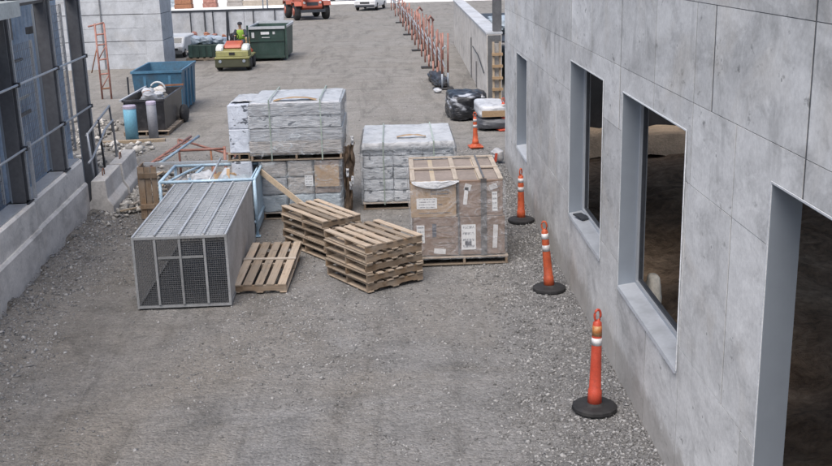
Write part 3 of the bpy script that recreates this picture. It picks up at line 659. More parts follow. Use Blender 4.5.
# ------------------------------------------------------------------ delineator posts
def delineator(loc, h, label, lean=(0, 0), yaw=0.0, body='orange', bands=2, base='disc'):
    t = thing('delineator_post', label, 'delineator', loc, yaw, 'orange delineator posts along the right wall')
    k = h / 1.1
    if base == 'disc':
        MB().lathe([(0.235, 0.0), (0.24, 0.012), (0.235, 0.04), (0.205, 0.055), (0.11, 0.062), (0.075, 0.08)], 14).build('base', 'black', t, False)
    else:
        MB().box(-0.17, 0.17, -0.17, 0.17, 0.0, 0.04).build('base', body, t, bevel=0.01)
        MB().lathe([(0.13, 0.04), (0.10, 0.09)], 16).build('base_collar', body, t)
    rm = Matrix.Translation((0, 0, 0.05)) @ Matrix.Rotation(lean[0], 4, 'X') @ Matrix.Rotation(lean[1], 4, 'Y')
    z = lambda f: f * k
    r0, r1 = (0.078, 0.045) if base == 'disc' else (0.085, 0.042)
    prof = [(r0, 0.0), (r0 - 0.006, z(0.17)), (r0 - 0.014, z(0.18)), (r1 + 0.014, z(0.42)), (r1 + 0.006, z(0.80)), (r1, z(0.93)), (r1 - 0.014, z(0.945)), (0.022, z(0.955))]
    post = MB().lathe(prof, 16).xf(rm).build('post', body, t, False)
    for pl in post.data.polygons: pl.use_smooth = len(pl.vertices) == 4
    # the loop handle
    lp = []
    for i in range(17):
        a = math.pi * 2 * i / 16; lp.append((0.036 * math.sin(a), 0, z(0.945) + 0.062 - 0.062 * math.cos(a)))
    MB().tube(lp, 0.013, 8, False).xf(rm).build('loop_handle', body, t, True)
    def band(f0, f1, m, nm):
        rr = lambda f: r1 + 0.0075 + (0.009 * (0.80 - f) / 0.38 if f < 0.80 else -0.005 * (f - 0.80) / 0.13)
        MB().lathe([(rr(f0), z(f0)), (rr(f1), z(f1))], 16).xf(rm).build(nm, m, t, True)
    if bands == 1:
        band(0.685, 0.765, 'reflect', 'reflective_band'); band(0.79, 0.90, 'reflect_old', 'worn_band')
    else:
        band(0.60, 0.70, 'reflect', 'reflective_band'); band(0.80, 0.89, 'reflect', 'reflective_band')
    return t
delineator((1.99, 9.92, 0.0), 1.08, 'nearest orange delineator post, with one white band and a worn amber band', (0.0, 0.015), 0.4, 'orange_red', 1)
delineator((2.10, 13.87, 0.0), 0.97, 'leaning orange delineator post between the nearest post and the box pallet', (0.02, -0.085), -0.3, 'orange', 2)
delineator((2.17, 17.72, 0.0), 0.91, 'upright orange delineator post with two white bands level with the cardboard boxes', (0.0, -0.02), 0.9, 'orange', 2)
delineator((1.93, 24.95, 0.0), 0.80, 'small orange delineator with a square base in front of the black wrapped bundles', (0.0, -0.015), 0.1, 'orange', 2, 'square')
delineator((2.86, 27.3, 0.0), 0.80, 'orange post half hidden behind the building corner beside the wrapped bundle', (0.0, 0.0), 0.3, 'orange_red', 2, 'square')

# ------------------------------------------------------------------ pallets
def notched(L, h=0.09, w=0.036):
    n = L * 0.5; poly = [(-n, 0), (-n * 0.66, 0), (-n * 0.6, 0.014), (-n * 0.2, 0.014), (-n * 0.14, 0), (n * 0.14, 0), (n * 0.2, 0.014), (n * 0.6, 0.014), (n * 0.66, 0), (n, 0), (n, h), (-n, h)]
    return MB().prism(poly, -w / 2, w / 2, 'y').mesh('stringer', 'pal_x')
MESHCACHE = {}
def pallet(loc, rz, label, L=1.19, W=0.95, n=6, group=None, tilt=None, seed=0, bw=None, dark=False, hs=0.092):
    """boards run along local y (length L), stringers along local x (length W); height about 0.135"""
    rd = random.Random(seed)
    t = thing('pallet', label, 'pallet', loc, rz, group)
    if tilt: t.rotation_euler = (tilt[0], tilt[1], rz)
    key = (round(L, 2), round(W, 2), n, bw, dark)
    if key not in MESHCACHE:
        w = bw or (W / n * 0.64)
        MESHCACHE[key] = ([MB().box(-w * f / 2, w * f / 2, -L / 2, L / 2, 0, 0.02).mesh('board', 'pal_y', bevel=0.002) for f in (1.0, 0.88, 1.1)],
                          notched(W, hs), MB().box(-0.05, 0.05, -L / 2, L / 2, 0, 0.018).mesh('board', 'pal_y', bevel=0.002), w)
    boards, strg, low, w = MESHCACHE[key]
    for k in range(3):
        obj('stringer', strg, t, (0, -L / 2 + 0.03 + k * (L - 0.06) / 2, 0.0185))
    for k in range(n):
        x = -W / 2 + w / 2 + k * (W - w) / (n - 1) + rd.uniform(-0.008, 0.008)
        f = rd.choice((0, 0, 1, 2)) if 0 < k < n - 1 else 0
        obj('deck_board', boards[f], t, (x, rd.uniform(-0.012, 0.012), 0.0185 + hs + 0.001), (0, 0, rd.uniform(-0.012, 0.012)))
    for x in (-W / 2 + 0.05, 0, W / 2 - 0.05):
        obj('bottom_board', low, t, (x, rd.uniform(-0.01, 0.01), 0))
    return t
PH = 0.134
ORD = ['bottom', 'second from the bottom', 'third from the bottom', 'fourth from the bottom', 'top']
for k in range(5):
    pallet((-0.40 + random.uniform(-0.018, 0.018), 14.70 + random.uniform(-0.018, 0.018), k * (PH + 0.010)), R(34.5 + random.uniform(-1.6, 1.6)),
           'wooden pallet, %s of the nearer stack of five' % ORD[k], 1.16, 0.97, 6, 'pallets in the nearer stack', (random.uniform(-0.004, 0.004), random.uniform(-0.004, 0.004)), 10 + k)
for k in range(5):
    pallet((-1.27 + random.uniform(-0.02, 0.02), 16.33 + random.uniform(-0.02, 0.02), k * PH), R(35.5 + random.uniform(-2, 2)),
           'wooden pallet, %s of the farther stack behind the nearer one' % ORD[k], 1.36, 0.70, 5, 'pallets in the farther stack', (random.uniform(-0.006, 0.006), random.uniform(-0.006, 0.006)), 30 + k, 0.092)
fp = pallet((-2.0, 15.0, 0.07), R(-2.5), 'single wooden pallet lying beside the wire cage with a strip of wood across it', 1.78, 0.78, 5, None, (R(4.2), 0), 50, 0.118)
MB().box(-0.40, 0.40, -0.03, 0.03, 0.134, 0.15).build('cross_strip', 'batten_x', fp, loc=(0, 0.12, 0))
one('timber_block', MB().box(-0.33, 0.33, -0.05, 0.05, -0.02, 0.135), 'pal_x', 'timber block propping the far end of the single pallet', 'timber', None, (-1.94, 15.72, 0), (0, 0, R(-2.5)))

# ------------------------------------------------------------------ pallet of cardboard boxes
pallet((0.97, 16.08, 0.0), R(91), 'wooden pallet under the cardboard boxes', 1.36, 1.76, 8, 'pallets under loads', seed=60)
BX = [(0.215, 0.905), (0.925, 1.615)]; BZ = [(0.150, 0.755), (0.760, 1.325)]; BY = [(15.22, 16.08), (16.09, 16.95)]
nm = {(0, 0): 'lower left', (1, 0): 'lower right', (0, 1): 'upper left', (1, 1): 'upper right'}
def paper(x0, x1, z0, z1, par, m='label', y=-0.004, rot=0.0):
    cx, cz = (x0 + x1) / 2, (z0 + z1) / 2; w, h = (x1 - x0) / 2, (z1 - z0) / 2
    return MB().box(-w, w, -0.002, 0.0, -h, h).build('paper_label' if m == 'label' else 'printed_mark', m, par, loc=(cx, y, cz), rot=(0, rot, 0))
for j, (y0, y1) in enumerate(BY):
    for i, (x0, x1) in enumerate(BX):
        for k, (z0, z1) in enumerate(BZ):
            lab = '%s cardboard box at the %s of the pallet' % (nm[(i, k)], 'front' if j == 0 else 'back')
            if (i, k, j) == (0, 1, 0): lab = 'tan cardboard box at the upper left front of the pallet with a wide white label'
            if (i, k, j) == (1, 0, 0): lab = 'brown cardboard box at the lower right front with a tall white label'
            b = thing('cardboard_box', lab, 'box', ((x0 + x1) / 2 - 0.03 * k, y0, z0), 0, 'boxes on the front pallet')
            hw = (x1 - x0) / 2; d = y1 - y0; h = z1 - z0
            MB().box(-hw, hw, 0, d, 0, h).build('carton', 'card' if (i, k, j) == (0, 1, 0) else 'card2', b, bevel=0.008)
            MB().box(-0.035, 0.035, 0.0, d, h, h + 0.002).build('tape', 'tape', b)
            MB().box(-hw + 0.02, hw - 0.02, 0.03, d - 0.03, h + 0.0005, h + 0.0015).build('flap', 'card_top', b) if k == 1 else None
            if j == 0:
                f = lambda x: x - ((x0 + x1) / 2 - 0.03 * k)
                g = lambda z: z - z0
                if (i, k) == (0, 1):
                    paper(f(0.27), f(0.58), g(0.90), g(1.065), b)
                    for (a, c, e, q) in ((0.49, 0.76, 1.185, 1.195), (0.49, 0.76, 1.125, 1.135), (0.49, 0.497, 1.135, 1.185), (0.753, 0.76, 1.135, 1.185)): paper(f(a), f(c), g(e), g(q), b, 'ink')
                    paper(f(0.60), f(0.66), g(0.96), g(0.97), b, 'ink'); paper(f(0.30), f(0.78), g(0.83), g(0.838), b, 'ink')
                if (i, k) == (1, 0):
                    paper(f(0.945), f(1.165), g(0.235), g(0.635), b); paper(f(1.0), f(1.10), g(0.30), g(0.37), b, 'ink', -0.007)
                    paper(f(1.43), f(1.50), g(0.25), g(0.62), b, 'reflect', rot=0.05)
                if (i, k) == (1, 1):
                    paper(f(0.99), f(1.05), g(0.95), g(1.22), b, 'reflect', rot=0.12); paper(f(1.0), f(1.10), g(1.17), g(1.27), b, 'reflect', rot=0.3)
                    paper(f(1.42), f(1.50), g(0.84), g(1.14), b, rot=-0.02); paper(f(1.38), f(1.50), g(1.18), g(1.26), b, 'reflect', rot=-0.3)
                if (i, k) == (0, 0):
                    paper(f(0.26), f(0.38), g(0.36), g(0.64), b); paper(f(0.52), f(0.70), g(0.18), g(0.265), b, 'reflect', rot=0.1)
                    paper(f(0.50), f(0.56), g(0.45), g(0.66), b, 'ink') 
                # printed dashes on the brown cartons
                if (i, k) != (0, 1):
                    for q in range(5): paper(f(x0 + 0.30), f(x0 + 0.62), g(z0 + 0.1 + q * 0.09), g(z0 + 0.115 + q * 0.09), b, 'kraft', -0.001)
bf = thing('batten_frame', 'pale timber batten frame strapped over the cardboard boxes', 'timber frame', (0.885, 15.22, 1.329))
for x in (-0.665, -0.01, 0.37, 0.665): MB().box(x - 0.037, x + 0.037, 0.0, 1.73, 0.0, 0.02).build('batten', 'batten', bf)
for y in (0.82, 1.69): MB().box(-0.70, 0.70, y - 0.035, y + 0.035, 0.0205, 0.04).build('cross_batten', 'batten_x', bf)
sp = thing('strap', 'dark strap running down the front of the right hand cardboard boxes', 'strap', (1.29, 15.2, 0))
MB().box(-0.045, 0.045, -0.004, 0.0, 0.15, 1.352).build('front_strip', 'strap_d', sp); MB().box(-0.014, 0.014, -0.004, 1.76, 1.3705, 1.374).build('top_strip', 'strap_d', sp)
one('strap', MB().box(-0.012, 0.012, -0.004, 0.0, 0.15, 1.34), 'strap_d', 'thin dark strap down the seam between the front cardboard boxes', 'strap', None, (0.905, 15.2, 0))
def film_shell(name, x0, x1, y0, y1, z0, z1, mat, label, seed, lean=0.0, amp=0.02):
    """stretch film round four sides and over the edges of the top"""
    cx, cy = (x0 + x1) / 2, (y0 + y1) / 2
    per = 2 * (x1 - x0 + y1 - y0)
    def P(u, v):
        s = u * per; w, d = x1 - x0, y1 - y0
        if s < w: p = Vector((x0 + s, y0, 0)); nn = Vector((0, -1, 0))
        elif s < w + d: p = Vector((x1, y0 + s - w, 0)); nn = Vector((1, 0, 0))
        elif s < 2 * w + d: p = Vector((x1 - (s - w - d), y1, 0)); nn = Vector((0, 1, 0))
        else: p = Vector((x0, y1 - (s - 2 * w - d), 0)); nn = Vector((-1, 0, 0))
        z = z0 + (z1 - z0) * v
        k = noise.noise(Vector((s * 2.2, z * 3.0, seed))) + 0.5 * noise.noise(Vector((s * 5, z * 9, seed + 4)))
        p = p + nn * (0.012 + amp * abs(k)); p.z = z + 0.02 * noise.noise(Vector((s * 4, 0, seed + 9))) * v; p.x += lean * v
        return p
    o = sheet(name, 120, 26, P, mat, 0.0); return tag(o, label, 'plastic film')
film_shell('plastic_film', 0.19, 1.635, 15.195, 16.97, 0.10, 1.30, 'film', 'clear crinkled stretch film around the cardboard boxes', 2.0, -0.03)
def sag(u, v):
    x = 0.20 + u * 0.72; drop = 0.10 * math.sin(math.pi * min(1, u * 1.05)) ** 0.7 + 0.02
    return Vector((x, 15.185 - 0.02 * v - 0.012 * noise.noise(Vector((u * 9, v * 4, 0))), 1.335 - v * drop + 0.01 * noise.noise(Vector((u * 7, v, 3)))))
tag(sheet('loose_film', 24, 6, sag, 'wrap_wp', 0.003), 'loose white film sagging over the top edge of the tan box', 'plastic film')

# ------------------------------------------------------------------ pallet of white sacks (behind the boxes)
pallet((0.20, 19.93, 0.0), R(90), 'wooden pallet under the white plastic wrapped sacks', 1.74, 2.08, 9, 'pallets under loads', seed=61)
bagm = []
for s in range(5):
    me = soft_box(0.585, 1.04, 0.228, 11, 0.016, 40 + s, 14.0, 5.0); me.materials.append(M['wrap_w']); bagm.append(me)
cn = ['left', 'middle', 'right']; ln = ['bottom', 'second', 'third', 'fourth', 'top']
for lay in range(5):
    for c in range(3):
        for r in range(2):
            o = obj('wrapped_sack', bagm[(lay * 2 + c * 3 + r) % 5], None, (-0.37 + c * 0.575 + random.uniform(-0.012, 0.012), 19.43 + r * 1.03 + random.uniform(-0.012, 0.012), 0.132 + lay * 0.221), (0, 0, random.choice((0, math.pi)) + random.uniform(-0.02, 0.02)))
            tag(o, 'white plastic sack, %s column, %s layer, %s row of the sack pallet' % (cn[c], ln[lay], 'front' if r == 0 else 'back'), 'sack', 'sacks on the sack pallet')
def top2(u, v):
    x = -0.69 + u * 1.79; y = 18.86 + v * 2.14; e = min(u, 1 - u) * 1.79; f = min(v, 1 - v) * 2.14
    z = 1.268 + 0.018 * noise.noise(Vector((x * 2, y * 3, 2))) + 0.012 * noise.noise(Vector((x * 6, y * 6, 2)))
    if e < 0.03: z -= 0.09
    if f < 0.04: z -= 0.12
    return Vector((x, y, z))
tag(sheet('cover_sheet', 40, 44, top2, 'wrap_wp', 0.004), 'white plastic cover sheet over the pallet of sacks', 'plastic sheet')
def strap_loop(x, y0, y1, z0, z1, label, w=0.022, mat='strap_g'):
    t = thing('strap', label, 'strap', (x, 0, 0), 0, 'pale green straps')
    MB().box(-w / 2, w / 2, y0 - 0.004, y0, z0, z1).build('front_strip', mat, t); MB().box(-w / 2, w / 2, y0 - 0.004, y1, z1, z1 + 0.004).build('top_strip', mat, t); MB().box(-w / 2, w / 2, y1, y1 + 0.004, z0, z1).build('back_strip', mat, t)
strap_loop(-0.26, 18.845, 21.02, 0.1, 1.292, 'pale green strap near the left end of the sack pallet'); strap_loop(0.68, 18.845, 21.02, 0.1, 1.292, 'pale green strap near the right end of the sack pallet')
def arch(x0, x1, y, z, hgt, d, seed, name, label, mat='card'):
    tag(sheet(name, 20, 3, lambda u, v: Vector((x0 + (x1 - x0) * u, y + d * v, z + hgt * math.sin(math.pi * u) + 0.01 * noise.noise(Vector((u * 6, v, seed))))), mat, 0.006), label, 'cardboard')
arch(0.0, 0.55, 19.3, 1.295, 0.035, 0.12, 2, 'cardboard_strip', 'curled tan cardboard strip on top of the white sacks')
film_shell('plastic_film', -0.69, 1.10, 18.86, 21.0, 0.12, 1.20, 'film_b', 'hazy stretch film around the white sacks', 6.0, 0.0, 0.015)

# ------------------------------------------------------------------ double height wrapped load
pallet((-1.77, 19.28, 0.0), R(90), 'dark bottom pallet under the double height wrapped load', 1.46, 1.82, 8, 'pallets under loads', seed=62)
pallet((-1.82, 19.28, 1.10), R(90), 'upper pallet between the two tiers of the double height wrapped load', 1.66, 1.86, 8, 'pallets under loads', seed=63)
for lay in range(3):
    for c in range(3):
        z = 0.135 + lay * 0.322; m = ['wrap_b', 'wrap_b', 'wrap_t'][lay]
        if lay == 1: m = ['wrap_g', 'wrap_t', 'card2'][c]
        if lay == 2 and c == 2: m = 'card2'
        o = soft('wrapped_bundle', (0.475, 1.80, 0.318), m, '%s layer bundle, %s column, in the lower tier of the double height load' % (['bottom', 'middle', 'top'][lay], cn[c]), 'bundle', 'bundles in the lower tier',
                 (-2.255 + c * 0.487, 19.28, z), random.uniform(-0.01, 0.01), None, cuts=14, amp=0.016, seed=70 + lay * 3 + c, power=22, freq=6)
one('carton_sheet', MB().box(-0.22, 0.22, -0.006, 0, 0, 0.40), 'card', 'tan cardboard sheet on the front of the lower tier of the double height load', 'cardboard', None, (-1.29, 18.345, 0.60))
one('paper_label', MB().box(-0.075, 0.075, -0.003, 0, 0, 0.19), 'label', 'white paper label on the front of the lower tier beside the tan sheet', 'label', None, (-1.62, 18.35, 0.62))
for lay in range(4):
    soft('wrapped_bundle', (1.67, 1.86, 0.219), ['wrap_t', 'wrap_g', 'wrap_w', 'wrap_g'][lay], 'grey polythene slab, %s of four in the upper tier of the double height load' % ['lowest', 'second up', 'third up', 'topmost'][lay], 'bundle', 'slabs in the upper tier',
         (-1.815 + (0.012 if lay % 2 else -0.012), 19.28 + random.uniform(-0.012, 0.012), 1.238 + lay * 0.2205 + (0.014 if lay > 1 else 0)), random.uniform(-0.006, 0.006), None, cuts=30, amp=0.012, seed=90 + lay, power=60, freq=7.0)
def top1(u, v):
    x = -2.64 + u * 1.66; y = 18.36 + v * 1.85
    z = 2.142 + 0.03 * math.sin(math.pi * v) * math.sin(math.pi * u) + 0.012 * noise.noise(Vector((x * 3, y * 2.5, 6))) + 0.01 * noise.noise(Vector((x * 9, y * 6, 1)))
    if min(u, 1 - u) < 0.015 or min(v, 1 - v) < 0.015: z -= 0.07
    return Vector((x, y, z))
tag(sheet('cover_sheet', 48, 44, top1, 'wrap_wp', 0.004), 'crinkled white sheet on top of the double height load', 'plastic sheet')
arch(-2.2, -1.4, 18.5, 2.155, 0.055, 0.16, 4, 'cardboard_strip', 'curled tan cardboard strip on top of the double height load')
strap_loop(-2.26, 18.33, 20.24, 1.1, 2.20, 'pale green strap near the left of the double height load', 0.024); strap_loop(-1.35, 18.33, 20.24, 1.1, 2.20, 'pale green strap near the right of the double height load', 0.024)
film_shell('plastic_film', -2.65, -0.97, 18.34, 20.22, 1.20, 2.12, 'film_b', 'hazy stretch film around the upper tier of the double height load', 11.0, 0.0, 0.018)
film_shell('plastic_film', -2.51, -1.02, 18.35, 20.2, 0.12, 1.09, 'film_b', 'hazy stretch film around the lower tier of the double height load', 14.0, 0.0, 0.02)
# tall white cartons at its left
pallet((-2.87, 19.2, 1.09), R(90), 'dark pallet end under the white cartons left of the double height load', 0.42, 1.4, 6, 'pallets under loads', seed=64)
for k in range(4):
    z = [0.0, 0.54, 1.232, 1.672][k]; h = 0.535 if k < 2 else 0.434
    t = thing('white_carton', 'white printed carton, %s, left of the double height load' % ['lowest', 'second up', 'third up', 'topmost'][k], 'carton', (-2.84, 18.5, z), 0, 'white cartons')
    MB().box(-0.19, 0.19 , 0, 1.45, 0, h).build('carton', 'box_w', t, bevel=0.012)
tag(sheet('loose_film', 14, 10, lambda u, v: Vector((-3.0 + u * 0.5, 18.7 + v * 1.0, 2.12 + 0.04 * noise.noise(Vector((u * 4, v * 5, 3))) + 0.03 * math.sin(u * 3.1))), 'wrap_wp', 0.004), 'loose grey film bunched on top of the white cartons', 'plastic film')
# leaning plank and torn brown wrap
one('leaning_plank', MB().bar((-2.50, 18.22, 0.97), (-1.30, 17.75, 0.05), 0.03, 0.095, (0, 0, 1)), 'plank', 'wooden plank leaning across the lower tier of the double height load', 'plank')
def torn(u, v):
    x = -0.985 + u * 0.17 * (0.6 + 0.6 * v) + 0.05 * noise.noise(Vector((u * 3, v * 5, 2))); y = 18.55 + 0.35 * u + 0.13 * noise.noise(Vector((u * 4, v * 7, 5)))
    return Vector((x, y, 0.02 + 1.42 * v * (0.9 + 0.12 * noise.noise(Vector((u * 5, 0, 1))))))
tag(sheet('torn_wrap', 14, 34, torn, 'kraft', 0.01, smooth=False), 'torn dark brown paper wrap hanging between the two wrapped loads', 'paper')
for k, (z, dx) in enumerate(((0.5, 0.08), (0.75, 0.03), (1.35, 0.14), (0.62, 0.12))):
    tag(sheet('film_scrap', 4, 6, lambda u, v: Vector((-0.97 + dx + 0.05 * u, 18.42 + 0.05 * noise.noise(Vector((u * 3, v * 3, k))) - 0.03 * k, z + 0.16 * v)), 'wrap_wp', 0.004), 'white film scrap caught %s the torn brown wrap' % ['at the left foot of', 'halfway up', 'at the very top of', 'at the right of'][k], 'plastic film', 'film scraps in the torn wrap')

# ------------------------------------------------------------------ wire cage lying on the ground
cg = thing('wire_cage', 'large grey steel and wire mesh cage lying on its side', 'cage', (-3.01, 13.6, 0.01), R(1.5))
w2, D, Hc = 0.63, 3.32, 1.02
fr = MB(); b = 0.034
for x in (-w2, w2):
    for y in (0, D): fr.box(x - b / 2, x + b / 2, y - b / 2, y + b / 2, 0, Hc)
    for z in (b / 2, Hc - b / 2): fr.box(x - b / 2, x + b / 2, b / 2, D - b / 2, z - b / 2, z + b / 2)
for y in (0, D):
    for z in (b / 2, Hc - b / 2): fr.box(-w2 + b / 2, w2 - b / 2, y - b / 2, y + b / 2, z - b / 2, z + b / 2)
fr.build('frame', 'cage_steel', cg)
for x in (-0.335, 0.0, 0.335): MB().box(x - 0.016, x + 0.016, -0.034, 0.006, 0.046, Hc - 0.046).build('front_bar', 'cage_steel', cg)
for z, a, c in ((0.72, -0.31, 0.31),): MB().box(a, c, -0.02, 0.008, z - 0.016, z + 0.016).build('cross_bar', 'cage_steel', cg)
MB().box(-w2 + 0.03, w2 - 0.03, 1.6, 1.64, 0.2, 0.24).build('cross_bar', 'cage_steel', cg)
def wires(name, O, U, Vv, lu, lv, s, th=0.006):
    O, U, Vv = Vector(O), Vector(U), Vector(Vv); m = MB(); N = U.cross(Vv) * th
    k = s / 2
    while k < lu: m.bar(O + U * k, O + U * k + Vv * lv, th, th); k += s
    k = s / 2
    while k < lv: m.bar(O + Vv * k + N, O + Vv * k + U * lu + N, th, th); k += s
    o = m.build(name, 'wire', cg); return o
wires('front_mesh', (-w2, 0.0, 0.03), (1, 0, 0), (0, 0, 1), 2 * w2, Hc - 0.06, 0.03, 0.006).data.materials[0] = M['wire_dk']
wires('side_mesh', (-w2, 0.0, 0.03), (0, 1, 0), (0, 0, 1), D, Hc - 0.06, 0.05)
wires('back_mesh', (-w2, D, 0.03), (1, 0, 0), (0, 0, 1), 2 * w2, Hc - 0.06, 0.05)
wires('top_mesh', (-w2 + 0.02, 0.02, Hc + 0.004), (1, 0, 0), (0, 1, 0), 2 * w2 - 0.04, D - 0.04, 0.105, 0.006).data.materials[0] = M['galv_l']
sheet('top_sheet', 16, 40, lambda u, v: Vector((-w2 + 0.02 + u * (2 * w2 - 0.04), 0.02 + v * (D - 0.04), Hc - 0.006 + 0.010 * noise.noise(Vector((u * 3, v * 7, 1))))), 'galv_sheet', 0.004, cg)
for x in (-0.335, 0.0, 0.335): MB().box(x - 0.011, x + 0.011, 0.0, D, Hc + 0.012, Hc + 0.03).build('top_rib', 'galv_l', cg)
for x in (-w2, w2): MB().box(x - 0.012, x + 0.012, -0.02, D, Hc + 0.001, Hc + 0.012).build('edge_strip', 'galv_l', cg)
MB().box(w2 - 0.006, w2 + 0.008, 0.03, D - 0.03, 0.05, Hc - 0.05).build('side_panel', 'ply', cg)
MB().box(-w2 + 0.02, w2 - 0.02, 0.03, D - 0.03, 0.001, 0.01).build('floor_sheet', 'wire_dk', cg)

# ------------------------------------------------------------------ blue and red racks with junk
rk = thing('tube_rack', 'pale blue tubular rack full of scrap behind the wire cage', 'rack', (-3.27, 17.95, 0), R(1))
def rack(t, hx, hy, h, m, r=0.028, mid=True):
    for x in (-hx, hx):
        for y in (-hy, hy): MB().tube([(x, y, 0), (x, y, h)], r, 8).build('leg', m, t, True); MB().box(x - 0.05, x + 0.05, y - 0.05, y + 0.05, -0.01, 0.006).build('foot', m, t)
    for z in ((h, 0.25) if mid else (h,)):
        for y in (-hy, hy): MB().tube([(-hx, y, z), (hx, y, z)], r, 8).build('rail', m, t, True)
        for x in (-hx, hx): MB().tube([(x, -hy, z), (x, hy, z)], r, 8).build('rail', m, t, True)
rack(rk, 0.80, 0.70, 1.0, 'rack_blue')
MB().tube([(-0.72, -0.7, 0.98), (-0.45, 0.1, 1.02), (-0.3, 0.65, 1.0)], 0.022, 6).build('brace', 'rack_blue', rk, True)
MB().tube([(0.02, -0.7, 0.98), (0.05, 0.65, 1.12)], 0.022, 6).build('brace', 'galv_l', rk, True)
for x in (0.72, 0.77): MB().box(x - 0.012, x + 0.012, -0.5, 0.62, 0.02, 0.97).build('side_slat', 'rack_blue', rk)
MB().box(-0.77, 0.77, -0.67, 0.67, 0.47, 0.49).build('deck', 'wire', rk)
MB().box(0.795, 0.80, -0.66, 0.66, 0.05, 0.96).build('side_sheet', 'rack_blue', rk)
junk = [('scrap_sack', (0.55, 0.5, 0.5), 'wrap_wp', (-3.55, 18.15, 0.48), 'crumpled white sack of scrap in the blue rack'), ('scrap_sack', (0.5, 0.45, 0.45), 'card', (-3.15, 18.25, 0.50), 'brown sack of scrap in the blue rack'),
        ('scrap_sack', (0.6, 0.6, 0.4), 'wrap_b', (-2.85, 18.0, 0.52), 'bluish sack of scrap at the right of the blue rack'), ('scrap_sack', (0.45, 0.5, 0.45), 'wrap_t', (-3.85, 17.85, 0.50), 'taupe sack of scrap at the left of the blue rack')]
for n, d, m, l, lab in junk: soft(n, d, m, lab, 'sack', None, l, random.random(), amp=0.09, seed=l[0] * 7, power=2.8, cuts=7, freq=4)
for k, (m, cl) in enumerate((('rack_blue', 'pale blue'), ('white_paint', 'white'), ('batten', 'pale wooden'), ('galv_l', 'grey metal'), ('card', 'tan cardboard'), ('rust', 'rusty'))):
    a = random.uniform(-0.5, 0.5); x = -3.85 + k * 0.22; L = random.uniform(0.5, 0.95)
    one('scrap_offcut', MB().bar((x, 17.6 + random.random() * 0.3, 0.7 + random.random() * 0.15), (x + a * L, 17.6 + L, 0.78 + random.random() * 0.25), random.uniform(0.04, 0.13), 0.02), m,
        '%s offcut lying across the top of the blue rack' % cl, 'offcut', 'offcuts in the blue rack')
gb = thing('grey_barrier_rail', 'long grey rail resting on the brown crate and the blue rack', 'rail', (-3.62, 18.78, 1.03), R(0.5))
MB().bar((-1.06, 0, 0), (1.03, 0, 0), 0.045, 0.045).build('rail', 'galv_l', gb)
cr = thing('wooden_crate', 'brown wooden crate end standing left of the racks', 'crate', (-4.62, 18.95, 0))
for k in range(3): MB().box(-0.16 + k * 0.115, -0.06 + k * 0.115, -0.25, -0.225, 0, 0.98).build('board', 'crate', cr)
for k in range(4): MB().box(-0.185, -0.161, -0.22 + k * 0.14, -0.10 + k * 0.14, 0, 0.98).build('board', 'crate', cr)
MB().box(-0.16, 0.18, -0.28, -0.251, 0.2, 0.29).build('cleat', 'crate', cr); MB().box(-0.16, 0.18, -0.28, -0.251, 0.78, 0.87).build('cleat', 'crate', cr)
rr = thing('red_rack', 'red oxide tubular frame lying behind the blue rack', 'rack', (-4.1, 20.7, 0))
for x in (-0.62, 0.58):
    for y in (-1.2, 1.4): MB().tube([(x, y, 0), (x, y, 0.9)], 0.025, 8).build('leg', 'rust_red', rr, True)
for x in (-0.62, -0.45):
    MB().tube([(x, -1.25, 0.9), (x + 0.25, 1.55, 0.93)], 0.028, 8).build('rail', 'rust_red' if x < -0.5 else 'rack_blue', rr, True)
MB().tube([(-0.40, 0.05, 0.9), (0.6, 0.1, 0.9)], 0.028, 8).build('rail', 'rust_red', rr, True); MB().tube([(0.58, 0.1, 0.95), (0.58, 0.1, 0.0)], 0.03, 8).build('leg', 'rust_red', rr, True)
MB().tube([(-0.62, 1.4, 0.9), (0.58, 1.4, 0.5)], 0.025, 8).build('rail', 'rust_red', rr, True)
for k in range(6): MB().tube([(-0.6 + k * 0.045, -1.0 + k * 0.45, 0.9), (-0.42 + k * 0.045, -0.7 + k * 0.45, 0.9)], 0.014, 6).build('lacing', 'rust_red', rr, True)
MB().tube([(0.5, -0.9, 0.02), (0.3, 0.1, 0.88)], 0.02, 8).build('brace', 'rust', rr, True)

